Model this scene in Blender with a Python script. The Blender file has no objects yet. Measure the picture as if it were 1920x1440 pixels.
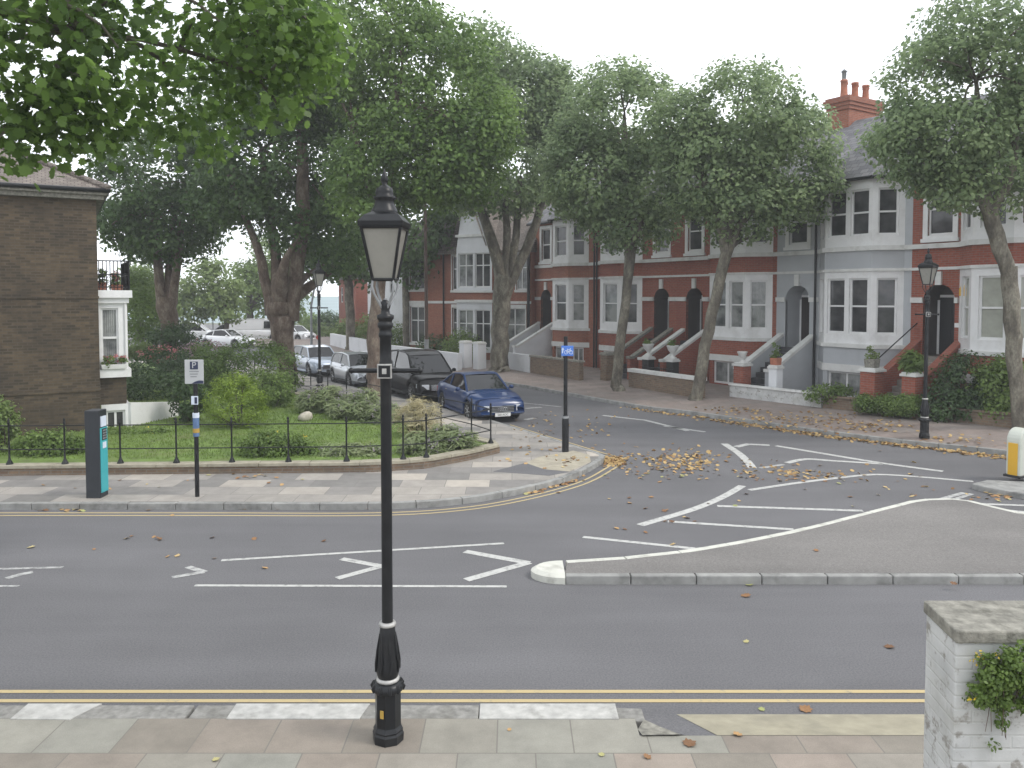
import bpy, math, random
import numpy as np
from mathutils import Vector, Matrix

SC = bpy.context.scene
COL = SC.collection
R = math.radians

# ------------------------------------------------------------------ camera
F, YH, CH = 1500.0, 555.0, 4.0
TH = R(2.5)                         # slight tilt; the rest of the drop is lens shift
PP = YH + F * math.tan(TH)
cd = bpy.data.cameras.new("camera")
cam = bpy.data.objects.new("camera", cd)
COL.objects.link(cam)
cd.sensor_width = 36
cd.lens = 36 * F / 1920
cd.clip_start = 0.1
cd.clip_end = 9000
cd.shift_y = -(720 - PP) / 1920
cam.location = (0, 0, CH)
cam.rotation_euler = (math.pi / 2 - TH, 0, 0)
SC.camera = cam

# ------------------------------------------------------------------ world, sun, exposure
SUN_EL, SUN_AZ = 48, 105            # azimuth clockwise from +Y (view direction)
wd = bpy.data.worlds.new("World")
SC.world = wd
wd.use_nodes = True
wn, wl = wd.node_tree.nodes, wd.node_tree.links
wn.clear()
out = wn.new("ShaderNodeOutputWorld")
bg = wn.new("ShaderNodeBackground")
sky = wn.new("ShaderNodeTexSky")
sky.sky_type = 'NISHITA'
sky.sun_disc = False
sky.sun_elevation = R(SUN_EL)
sky.sun_rotation = R(SUN_AZ)
sky.dust_density = 3
tc = wn.new("ShaderNodeTexCoord")
cl = wn.new("ShaderNodeTexNoise")
cl.inputs['Scale'].default_value = 2.2
cl.inputs['Detail'].default_value = 5
mp = wn.new("ShaderNodeMapping")
mp.inputs['Scale'].default_value = (1, 1, 2.6)
wl.new(tc.outputs['Generated'], mp.inputs['Vector'])
wl.new(mp.outputs['Vector'], cl.inputs['Vector'])
cr = wn.new("ShaderNodeValToRGB")
cr.color_ramp.elements[0].position = .34
cr.color_ramp.elements[0].color = (.80, .80, .80, 1)
cr.color_ramp.elements[1].position = .60
cr.color_ramp.elements[1].color = (1, 1, 1, 1)
wl.new(cl.outputs['Fac'], cr.inputs['Fac'])
cc = wn.new("ShaderNodeRGB")
cc.outputs[0].default_value = (14.2, 14.7, 15.4, 1)   # overcast cloud, before the 0.1 strength
mx = wn.new("ShaderNodeMix")
mx.data_type = 'RGBA'
wl.new(cr.outputs['Color'], mx.inputs['Factor'])
wl.new(sky.outputs['Color'], mx.inputs['A'])
wl.new(cc.outputs[0], mx.inputs['B'])
wl.new(mx.outputs['Result'], bg.inputs['Color'])
bg.inputs['Strength'].default_value = 0.1
wl.new(bg.outputs['Background'], out.inputs['Surface'])

sl = bpy.data.lights.new("sun", 'SUN')
sl.energy = 1.5
sl.angle = R(14)
sl.color = (1.0, .95, .88)
sun = bpy.data.objects.new("sun", sl)
COL.objects.link(sun)
el, az = R(SUN_EL), R(SUN_AZ)
sd = Vector((math.cos(el) * math.sin(az), math.cos(el) * math.cos(az), math.sin(el)))
sun.rotation_euler = sd.to_track_quat('Z', 'Y').to_euler()

SC.view_settings.view_transform = 'Standard'
SC.view_settings.look = 'None'
SC.view_settings.exposure = 0.28
SC.view_settings.gamma = 1
SC.render.film_transparent = False
SC.cycles.max_bounces = 6
SC.cycles.transparent_max_bounces = 12

rng = np.random.default_rng(7)
rnd = random.Random(5)


# ------------------------------------------------------------------ pixel <-> place helpers
def ray(x, y):
    v = (y - PP) / F
    return (x - 960) / F, math.cos(TH) - v * math.sin(TH), math.sin(TH) + v * math.cos(TH)


def G(x, y, z=0.0):                     # where a sight line meets the level z
    u, fw, dn = ray(x, y)
    s = (CH - z) / dn
    return Vector((u * s, fw * s, z))


def W(x, y, Y):                         # a point at forward distance Y
    u, fw, dn = ray(x, y)
    s = Y / fw
    return Vector((u * s, Y, CH - dn * s))


# street frame: t runs away down the street, n from the terrace towards the road
OX, OY = 14.30, 24.82
DX, DY = -.549, .836                    # along the terrace, away from the camera
NX, NY = -.836, -.549                   # out of the terrace, towards the road
SA = math.atan2(-DY, -DX)               # rotation of the houses' local x


def S(t, n, z=0.0):
    return Vector((OX + DX * t + NX * n, OY + DY * t + NY * n, z))


def T(px, n):                           # how far down the street a sight line meets the plane n
    r = (px - 960) / F
    bx, by = OX + NX * n, OY + NY * n
    return (bx - by * r) / (r * DY - DX)


# ------------------------------------------------------------------ materials
def nt(name):
    m = bpy.data.materials.new(name)
    m.use_nodes = True
    n, l = m.node_tree.nodes, m.node_tree.links
    b = n['Principled BSDF']
    return m, n, l, b


def noise(n, l, vec, scale, detail=4, rough=.55):
    t = n.new("ShaderNodeTexNoise")
    t.inputs['Scale'].default_value = scale
    t.inputs['Detail'].default_value = detail
    t.inputs['Roughness'].default_value = rough
    if vec is not None:
        l.new(vec, t.inputs['Vector'])
    return t.outputs['Fac']


def ramp(n, l, fac, stops, const=False):
    r = n.new("ShaderNodeValToRGB")
    e = r.color_ramp.elements
    if const:
        r.color_ramp.interpolation = 'CONSTANT'
    while len(e) < len(stops):
        e.new(.5)
    for k, (p, c) in enumerate(stops):
        e[k].position = p
        e[k].color = (*c, 1) if len(c) == 3 else c
    l.new(fac, r.inputs['Fac'])
    return r.outputs['Color']


def mixc(n, l, a, b, fac, mode='MIX'):
    m = n.new("ShaderNodeMix")
    m.data_type = 'RGBA'
    m.blend_type = mode
    for s, v in (('Factor', fac), ('A', a), ('B', b)):
        if hasattr(v, 'is_linked') or isinstance(v, bpy.types.NodeSocket):
            l.new(v, m.inputs[s])
        elif s == 'Factor':
            m.inputs[s].default_value = v
        else:
            m.inputs[s].default_value = (*v, 1)
    return m.outputs['Result']


def bumpn(n, l, b, h, strength=.3, dist=.01):
    k = n.new("ShaderNodeBump")
    k.inputs['Strength'].default_value = strength
    k.inputs['Distance'].default_value = dist
    l.new(h, k.inputs['Height'])
    l.new(k.outputs['Normal'], b.inputs['Normal'])


def sc(c, k):
    return tuple(min(1, x * k) for x in c)


def pm(name, base, rough=.6, var=.2, scale=3.0, metal=0, bump=0, bscale=60, spec=.5, coat=0, dirt=None, dscale=1.2):
    m, n, l, b = nt(name)
    v = n.new("ShaderNodeTexCoord").outputs['Object']
    f = noise(n, l, v, scale, 6)
    c = ramp(n, l, f, [(.3, sc(base, 1 - var)), (.7, sc(base, 1 + var))])
    if dirt:
        d = noise(n, l, v, dscale, 8, .65)
        c = mixc(n, l, c, dirt, ramp(n, l, d, [(.52, (0, 0, 0)), (.72, (.8, .8, .8))]))
    l.new(c, b.inputs['Base Color'])
    b.inputs['Roughness'].default_value = rough
    b.inputs['Metallic'].default_value = metal
    b.inputs['Specular IOR Level'].default_value = spec
    b.inputs['Coat Weight'].default_value = coat
    b.inputs['Coat Roughness'].default_value = .05
    if bump:
        bumpn(n, l, b, noise(n, l, v, bscale, 3), bump, .01)
    return m


def brickm(name, c1, c2, mortar, stain, bw=.225, rh=.075, ms=.012, stain_amt=.6, sscale=.5, rough=.85):
    m, n, l, b = nt(name)
    uv = n.new("ShaderNodeTexCoord").outputs['UV']
    t = n.new("ShaderNodeTexBrick")
    t.inputs['Scale'].default_value = 1
    t.inputs['Brick Width'].default_value = bw
    t.inputs['Row Height'].default_value = rh
    t.inputs['Mortar Size'].default_value = ms
    t.inputs['Mortar Smooth'].default_value = .3
    t.inputs['Color1'].default_value = (*c1, 1)
    t.inputs['Color2'].default_value = (*c2, 1)
    t.inputs['Mortar'].default_value = (*mortar, 1)
    l.new(uv, t.inputs['Vector'])
    f = noise(n, l, uv, sscale, 7, .65)
    s = ramp(n, l, f, [(.42, (0, 0, 0)), (.72, (stain_amt,) * 3)])
    c = mixc(n, l, t.outputs['Color'], stain, s)
    f2 = noise(n, l, uv, 9, 3)
    c = mixc(n, l, c, ramp(n, l, f2, [(.3, (.75, .75, .75)), (.7, (1.2, 1.2, 1.2))]), .6, 'MULTIPLY')
    l.new(c, b.inputs['Base Color'])
    b.inputs['Roughness'].default_value = rough
    bumpn(n, l, b, t.outputs['Fac'], -.35, .008)
    return m


def pavem(name, stops, bw, rh, joint=(.12, .115, .10), off=.5, ms=.008, var=.25):
    m, n, l, b = nt(name)
    uv = n.new("ShaderNodeTexCoord").outputs['UV']
    t = n.new("ShaderNodeTexBrick")
    t.offset = off
    t.inputs['Scale'].default_value = 1
    t.inputs['Brick Width'].default_value = bw
    t.inputs['Row Height'].default_value = rh
    t.inputs['Mortar Size'].default_value = ms
    t.inputs['Mortar Smooth'].default_value = .4
    t.inputs['Color1'].default_value = (0, 0, 0, 1)
    t.inputs['Color2'].default_value = (1, 1, 1, 1)
    t.inputs['Mortar'].default_value = (.5, .5, .5, 1)
    l.new(uv, t.inputs['Vector'])
    c = ramp(n, l, t.outputs['Color'], stops)
    f = noise(n, l, uv, 2.2, 8, .7)
    c = mixc(n, l, c, ramp(n, l, f, [(.3, (1 - var,) * 3), (.7, (1 + var * .6,) * 3)]), .9, 'MULTIPLY')
    sp = noise(n, l, uv, 90, 2)
    c = mixc(n, l, c, ramp(n, l, sp, [(.3, (.85,) * 3), (.7, (1.1,) * 3)]), .7, 'MULTIPLY')
    c = mixc(n, l, c, joint, t.outputs['Fac'])
    l.new(c, b.inputs['Base Color'])
    b.inputs['Roughness'].default_value = .8
    bumpn(n, l, b, t.outputs['Fac'], -.4, .01)
    return m


def asphaltm(name, base, patch=.12):
    m, n, l, b = nt(name)
    v = n.new("ShaderNodeTexCoord").outputs['Object']
    big = noise(n, l, v, .22, 5, .6)
    c = ramp(n, l, big, [(.32, sc(base, 1 - patch)), (.68, sc(base, 1 + patch))])
    mpn = n.new("ShaderNodeMapping")
    mpn.inputs['Scale'].default_value = (.12, 1.1, 1)
    l.new(v, mpn.inputs['Vector'])
    st = noise(n, l, mpn.outputs['Vector'], 1, 4)
    c = mixc(n, l, c, ramp(n, l, st, [(.35, (.9,) * 3), (.65, (1.08,) * 3)]), .8, 'MULTIPLY')
    sp = noise(n, l, v, 48, 3, .8)
    c = mixc(n, l, c, ramp(n, l, sp, [(.3, (.58,) * 3), (.72, (1.48,) * 3)]), .8, 'MULTIPLY')
    spot = noise(n, l, v, 1.6, 6, .7)
    c = mixc(n, l, c, sc(base, .62), ramp(n, l, spot, [(.66, (0,) * 3), (.78, (.6,) * 3)]))
    l.new(c, b.inputs['Base Color'])
    b.inputs['Roughness'].default_value = .78
    b.inputs['Specular IOR Level'].default_value = .35
    bumpn(n, l, b, noise(n, l, v, 140, 2), .35, .006)
    return m


def paintm(name, base, under, wear=.5):
    m, n, l, b = nt(name)
    v = n.new("ShaderNodeTexCoord").outputs['Object']
    f = noise(n, l, v, 9, 7, .75)
    k = ramp(n, l, f, [(wear, (0,) * 3), (wear + .16, (.85,) * 3)])
    f2 = noise(n, l, v, 1.2, 3)
    c = mixc(n, l, sc(base, .86), base, f2)
    l.new(mixc(n, l, c, under, k), b.inputs['Base Color'])
    b.inputs['Roughness'].default_value = .7
    return m


def leafm(name, c1, c2, trans=.35, rough=.5, third=None, spec=.4):
    """foliage: leaf and clump tint place each leaf between c1 and c2, light passes through"""
    m, n, l, b = nt(name)
    a = n.new("ShaderNodeAttribute")
    a.attribute_name = 'tint'
    stops = [(0, c1), (.8, c2)]
    if third:
        stops = [(0, c1), (.75, c2), (.93, c2), (1.0, third)]
    c = ramp(n, l, a.outputs['Fac'], stops)
    l.new(c, b.inputs['Base Color'])
    b.inputs['Roughness'].default_value = rough
    b.inputs['Specular IOR Level'].default_value = spec
    t = n.new("ShaderNodeBsdfTranslucent")
    g = n.new("ShaderNodeGamma")
    g.inputs['Gamma'].default_value = .85
    l.new(c, g.inputs['Color'])
    l.new(g.outputs['Color'], t.inputs['Color'])
    mxs = n.new("ShaderNodeMixShader")
    mxs.inputs[0].default_value = trans
    l.new(b.outputs[0], mxs.inputs[1])
    l.new(t.outputs[0], mxs.inputs[2])
    l.new(mxs.outputs[0], n['Material Output'].inputs['Surface'])
    return m


def barkm(name, c1, c2, c3):
    m, n, l, b = nt(name)
    v = n.new("ShaderNodeTexCoord").outputs['Object']
    mpn = n.new("ShaderNodeMapping")
    mpn.inputs['Scale'].default_value = (1, 1, .5)
    l.new(v, mpn.inputs['Vector'])
    f = noise(n, l, mpn.outputs['Vector'], 3.2, 6, .65)
    c = ramp(n, l, f, [(.36, c1), (.52, c2), (.60, c3), (.72, c2)])
    f2 = noise(n, l, mpn.outputs['Vector'], 22, 4)
    c = mixc(n, l, c, ramp(n, l, f2, [(.3, (.6,) * 3), (.7, (1.25,) * 3)]), .8, 'MULTIPLY')
    l.new(c, b.inputs['Base Color'])
    b.inputs['Roughness'].default_value = .9
    bumpn(n, l, b, f2, .8, .03)
    return m


def panem(name, kind):
    m, n, l, b = nt(name)
    tcn = n.new("ShaderNodeTexCoord")
    uv = tcn.outputs['UV']
    if kind == 'dark':
        f = noise(n, l, uv, 1.3, 4)
        c = ramp(n, l, f, [(.35, (.022, .024, .027)), (.7, (.10, .10, .102))])  # lighter end of the ramp paints faint reflection into the glass
    elif kind == 'net':
        w = n.new("ShaderNodeTexWave")
        w.inputs['Scale'].default_value = 6
        w.inputs['Distortion'].default_value = 3
        l.new(uv, w.inputs['Vector'])
        f = noise(n, l, uv, 1.1, 4)
        c = mixc(n, l, ramp(n, l, w.outputs['Fac'], [(0, (.20, .21, .205)), (1, (.34, .35, .34))]), (.04, .045, .05), ramp(n, l, f, [(.45, (0,) * 3), (.65, (.9,) * 3)]))
    else:
        f = noise(n, l, uv, 3, 3)
        c = ramp(n, l, f, [(.3, (.30, .31, .27)), (.7, (.38, .39, .34))])
    l.new(c, b.inputs['Base Color'])
    b.inputs['Roughness'].default_value = .06
    b.inputs['Specular IOR Level'].default_value = .5
    nz = noise(n, l, uv, .9, 1)
    bumpn(n, l, b, nz, .15, .02)
    return m


M = {}
M['asphalt'] = asphaltm('road asphalt', (.124, .1225, .128))
M['asphalt_is'] = asphaltm('island asphalt', (.165, .157, .150), .16)
M['white_line'] = paintm('road paint white', (.50, .50, .48), (.17, .17, .17), .50)
M['white_worn'] = paintm('road paint worn', (.46, .46, .45), (.14, .14, .14), .45)
M['yellow_line'] = paintm('road paint yellow', (.47, .375, .20), (.20, .19, .17), .56)
M['kerb'] = pm('kerb concrete', (.25, .25, .24), .85, .25, 4, bump=.3, dirt=(.09, .09, .085), dscale=2.2)
M['kerb_gran'] = pm('granite kerb', (.22, .215, .20), .85, .3, 14, bump=.4, dirt=(.12, .115, .10), dscale=3)
M['kerb_white'] = pm('white kerb end', (.52, .52, .47), .8, .12, 4, dirt=(.25, .24, .21), dscale=3)
M['kerb_paint'] = pm('white painted kerb', (.40, .395, .375), .8, .22, 9, dirt=(.17, .165, .145), dscale=3.5)
M['pave_near'] = pavem('near paving slabs', [(0, (.25, .205, .175)), (.22, (.285, .245, .205)), (.34, (.24, .236, .205)), (.62, (.265, .255, .218)), (.8, (.205, .182, .152)), (1, (.275, .232, .195))], .66, .56, joint=(.15, .14, .12), ms=.007)
M['pave_left'] = pavem('corner paving slabs', [(0, (.16, .155, .145)), (.25, (.215, .205, .195)), (.5, (.33, .305, .275)), (.75, (.26, .245, .225)), (1, (.43, .39, .34))], .92, .62, joint=(.16, .15, .14))
M['pave_far'] = pavem('far paving', [(0, (.20, .165, .148)), (.5, (.255, .21, .188)), (1, (.225, .195, .178))], .6, .6, joint=(.17, .15, .135))
M['ramp'] = pm('dropped kerb concrete', (.30, .275, .205), .85, .15, 6, bump=.2, dirt=(.21, .195, .15), dscale=2)
M['sand'] = pm('sandy tarmac patch', (.33, .30, .235), .9, .15, 5, bump=.2, dirt=(.22, .20, .17), dscale=1.5)
M['red_brick'] = brickm('red brick', (.245, .056, .033), (.315, .083, .050), (.23, .14, .11), (.16, .046, .034), stain_amt=.55)
M['red_brick2'] = brickm('orange red brick', (.27, .075, .040), (.33, .105, .058), (.24, .16, .12), (.14, .05, .036), stain_amt=.6)
M['coping_tan'] = pm('tan coping stone', (.31, .285, .22), .9, .2, 6, bump=.3, dirt=(.17, .155, .11), dscale=2)
M['stock_brick'] = brickm('brown stock brick', (.038, .027, .016), (.105, .074, .042), (.080, .064, .045), (.024, .019, .014), stain_amt=.8, sscale=.9)
M['low_brick'] = brickm('low wall brick', (.135, .085, .055), (.21, .14, .088), (.18, .155, .125), (.11, .10, .08), stain_amt=.6, sscale=1.2)
M['yellow_brick'] = brickm('yellow brick', (.36, .28, .17), (.44, .35, .22), (.36, .31, .24), (.26, .2, .13), stain_amt=.4)
M['render_blue'] = pm('grey blue painted render', (.39, .405, .425), .6, .06, 1.5, bump=.05, dirt=(.32, .33, .345), dscale=.8)
M['white'] = pm('white painted woodwork', (.70, .70, .70), .45, .05, 3, dirt=(.55, .545, .53), dscale=1.4)
M['white_stone'] = pm('white painted stone', (.60, .60, .585), .65, .08, 3, dirt=(.40, .395, .37), dscale=1.8)
M['white_render'] = pm('white render', (.62, .63, .65), .7, .06, 2, dirt=(.45, .46, .47), dscale=1)
M['grey_stone'] = pm('weathered coping stone', (.215, .207, .178), .9, .4, 14, bump=.6, dirt=(.075, .072, .056), dscale=9)
M['slate'] = pavem('roof slate', [(0, (.10, .10, .11)), (.5, (.145, .145, .155)), (1, (.19, .185, .19))], .3, .22, joint=(.05, .05, .055), ms=.012)
M['tile'] = pavem('clay roof tile', [(0, (.13, .11, .095)), (.5, (.175, .15, .13)), (1, (.22, .19, .165))], .17, .11, joint=(.06, .045, .04), ms=.012)
M['pot'] = pm('terracotta', (.36, .14, .085), .8, .2, 8)
M['black'] = pm('black gloss paint', (.011, .012, .014), .36, .3, 7, spec=.3, dirt=(.028, .028, .028), dscale=4)
M['black_matt'] = pm('black matt', (.014, .014, .015), .7, .2, 7)
M['galv'] = pm('grey painted steel', (.25, .26, .27), .5, .15, 6)
M['brown_pole'] = pm('rusty brown pole', (.085, .055, .042), .8, .3, 5)
M['silver'] = pm('worn silver band', (.40, .395, .38), .5, .2, 18, metal=.3, dirt=(.2, .2, .19), dscale=8)
M['lens'] = pm('milky lantern glass', (.24, .235, .21), .25, .15, 5, dirt=(.17, .165, .15), dscale=5, spec=.5)
M['door_brown'] = pm('dark brown door', (.030, .022, .020), .35, .2, 3)
M['door_dark'] = pm('black front door', (.018, .019, .022), .3, .2, 3)
M['door_white'] = pm('white front door', (.55, .56, .57), .4, .05, 3)
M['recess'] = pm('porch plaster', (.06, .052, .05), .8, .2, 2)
M['step_dark'] = pm('dark tiled step', (.055, .055, .06), .7, .3, 5)
M['step_stone'] = pm('stone step', (.22, .20, .18), .8, .2, 5, dirt=(.1, .09, .08))
M['pane'] = panem('dark window pane', 'dark')
M['pane_net'] = panem('net curtain pane', 'net')
M['pane_blind'] = panem('blind pane', 'blind')
M['lawn'] = pm('lawn turf', (.11, .17, .035), .9, .35, 3, bump=.6, bscale=60, dirt=(.13, .14, .05), dscale=1)
M['soil'] = pm('garden soil', (.06, .05, .035), .95, .3, 5, bump=.6)
M['sea'] = pm('pale hazy sea', (.27, .335, .35), .7, .1, .01, spec=.1)
M['earth'] = pm('distant ground', (.12, .13, .09), .95, .3, .02)
M['bark'] = barkm('plane bark', (.075, .066, .052), (.15, .135, .105), (.23, .215, .17))
M['bark_dark'] = barkm('dark bark', (.045, .038, .031), (.085, .073, .058), (.14, .125, .10))
M['bark_red'] = barkm('reddish bark', (.09, .062, .047), (.155, .115, .088), (.22, .18, .14))
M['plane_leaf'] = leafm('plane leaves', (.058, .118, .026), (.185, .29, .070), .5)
M['plane_leaf2'] = leafm('plane leaves shaded side', (.034, .074, .020), (.10, .175, .046), .45)  # darker copy of the plane leaves, shade put into the colour
M['plane_grey'] = leafm('plane leaves greyish', (.108, .168, .080), (.285, .375, .175), .55, .5)  # washed-out veil over these crowns put into the leaf colour
M['big_leaf'] = leafm('near plane leaves', (.036, .080, .014), (.165, .28, .052), .62, .4)
M['lime_leaf'] = leafm('light green leaves', (.10, .16, .04), (.20, .27, .085), .4)
M['bush_leaf'] = leafm('bush leaves', (.070, .12, .028), (.18, .265, .066), .45)
M['dark_leaf'] = leafm('dark hedge leaves', (.022, .05, .016), (.06, .11, .032), .3)
M['hedge_leaf'] = leafm('clipped hedge leaves', (.062, .11, .026), (.145, .225, .055), .4)
M['yew_leaf'] = leafm('bright yew leaves', (.09, .155, .017), (.25, .35, .045), .4)
M['lav_leaf'] = leafm('lavender leaves', (.15, .205, .085), (.31, .36, .19), .45)
M['lav_flower'] = leafm('lavender spikes', (.22, .18, .24), (.36, .31, .36), .35)
M['pale_leaf'] = leafm('pale dry stems', (.36, .32, .18), (.58, .52, .33), .4)
M['pink'] = leafm('pink flowers', (.40, .09, .10), (.58, .24, .24), .3)
M['mauve'] = leafm('mauve flowers', (.28, .16, .19), (.46, .32, .36), .3)
M['yellowf'] = leafm('yellow flowers', (.55, .38, .02), (.7, .55, .06), .3)
M['grass'] = leafm('grass blades', (.10, .17, .03), (.20, .28, .065), .45)
M['dry'] = leafm('fallen leaves mixed', (.19, .095, .038), (.50, .35, .15), .15, .7)
M['tyre'] = pm('tyre rubber', (.014, .014, .014), .8, .2, 9)
M['rim'] = pm('alloy rim', (.42, .43, .44), .35, .1, 9, metal=.7)
M['p_blue'] = pm('blue car paint', (.007, .028, .098), .3, .04, 2, coat=.4, spec=.25)
M['p_black'] = pm('black car paint', (.004, .004, .005), .45, .05, 2, coat=.3, spec=.08)
M['p_silver'] = pm('silver car paint', (.48, .51, .55), .28, .03, 2, metal=.4, coat=1)
M['p_lblue'] = pm('pale blue silver car paint', (.40, .46, .55), .28, .03, 2, metal=.4, coat=1)
M['p_white'] = pm('white car paint', (.72, .73, .75), .3, .03, 2, coat=1)
M['p_grey'] = pm('grey car paint', (.10, .11, .125), .3, .03, 2, coat=1)
M['carglass'] = pm('car glass', (.010, .011, .013), .03, .1, 2, spec=.45)
M['lamp_glass'] = pm('headlamp glass', (.45, .47, .5), .08, .2, 20, spec=.8)
M['chrome'] = pm('chrome', (.62, .63, .65), .12, .05, 9, metal=1)
M['plate'] = pm('number plate white', (.68, .68, .66), .4, .03, 5)
M['plate_y'] = pm('yellow plate', (.62, .45, .05), .4, .03, 5)
M['ink'] = pm('black lettering', (.02, .02, .022), .5, .05, 5)
M['teal'] = pm('teal panel', (.045, .36, .40), .4, .05, 3)
M['slate_blue'] = pm('machine dark casing', (.022, .026, .032), .45, .15, 4)
M['sign_grey'] = pm('sign face grey white', (.47, .48, .49), .45, .04, 4)
M['navy'] = pm('navy sign ink', (.022, .030, .075), .5, .05, 4)
M['sign_blue'] = pm('sign blue', (.07, .20, .64), .4, .05, 4)
M['sign_white'] = pm('sign white', (.62, .68, .78), .4, .03, 4)
M['sticker_blue'] = pm('faded blue sticker', (.09, .16, .30), .5, .2, 14)
M['amber'] = pm('amber sticker', (.42, .27, .05), .5, .1, 9)
M['boll'] = pm('bollard cream plastic', (.50, .52, .46), .45, .06, 3, dirt=(.36, .37, .32), dscale=3)
M['boll_y'] = pm('bollard yellow', (.62, .36, .03), .45, .06, 3)
M['paint_brick'] = None
M['boulder'] = pm('pale boulder', (.40, .37, .31), .9, .25, 9, bump=.5, bscale=12)
M['red'] = pm('red sign', (.45, .05, .04), .5, .1, 4)


def peeling():
    m, n, l, b = nt('peeling white painted brick')
    v = n.new("ShaderNodeTexCoord").outputs['Object']
    uv = n.new("ShaderNodeTexCoord").outputs['UV']
    t = n.new("ShaderNodeTexBrick")
    for k, q in (('Scale', 1), ('Brick Width', .225), ('Row Height', .075), ('Mortar Size', .009), ('Mortar Smooth', .8)):
        t.inputs[k].default_value = q
    l.new(uv, t.inputs['Vector'])
    f = noise(n, l, v, 3, 6)
    c = ramp(n, l, f, [(.3, (.40, .405, .40)), (.7, (.56, .565, .555))])
    c = mixc(n, l, c, (.42, .42, .40), mixc(n, l, (0, 0, 0), t.outputs['Fac'], .22))
    f2 = noise(n, l, v, 7, 9, .72)
    c = mixc(n, l, c, (.17, .15, .125), ramp(n, l, f2, [(.55, (0,) * 3), (.62, (.75,) * 3)]))
    f3 = noise(n, l, v, 2.3, 3)
    c = mixc(n, l, c, (.36, .355, .325), ramp(n, l, f3, [(.5, (0,) * 3), (.7, (.7,) * 3)]))
    l.new(c, b.inputs['Base Color'])
    b.inputs['Roughness'].default_value = .75
    bumpn(n, l, b, mixc(n, l, t.outputs['Color'], f2, .5), .5, .02)
    return m


M['paint_brick'] = peeling()


def drym():
    m, n, l, b = nt('fallen leaf')
    o = n.new("ShaderNodeObjectInfo")
    c = ramp(n, l, o.outputs['Random'], [(0, (.15, .075, .035)), (.3, (.32, .17, .07)), (.6, (.44, .28, .12)), (.85, (.50, .40, .21)), (1, (.30, .32, .12))])
    v = n.new("ShaderNodeTexCoord").outputs['Object']
    f = noise(n, l, v, 14, 4)
    c = mixc(n, l, c, ramp(n, l, f, [(.3, (.7,) * 3), (.7, (1.15,) * 3)]), .8, 'MULTIPLY')
    l.new(c, b.inputs['Base Color'])
    b.inputs['Roughness'].default_value = .75
    return m


M['dry_one'] = drym()


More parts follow.
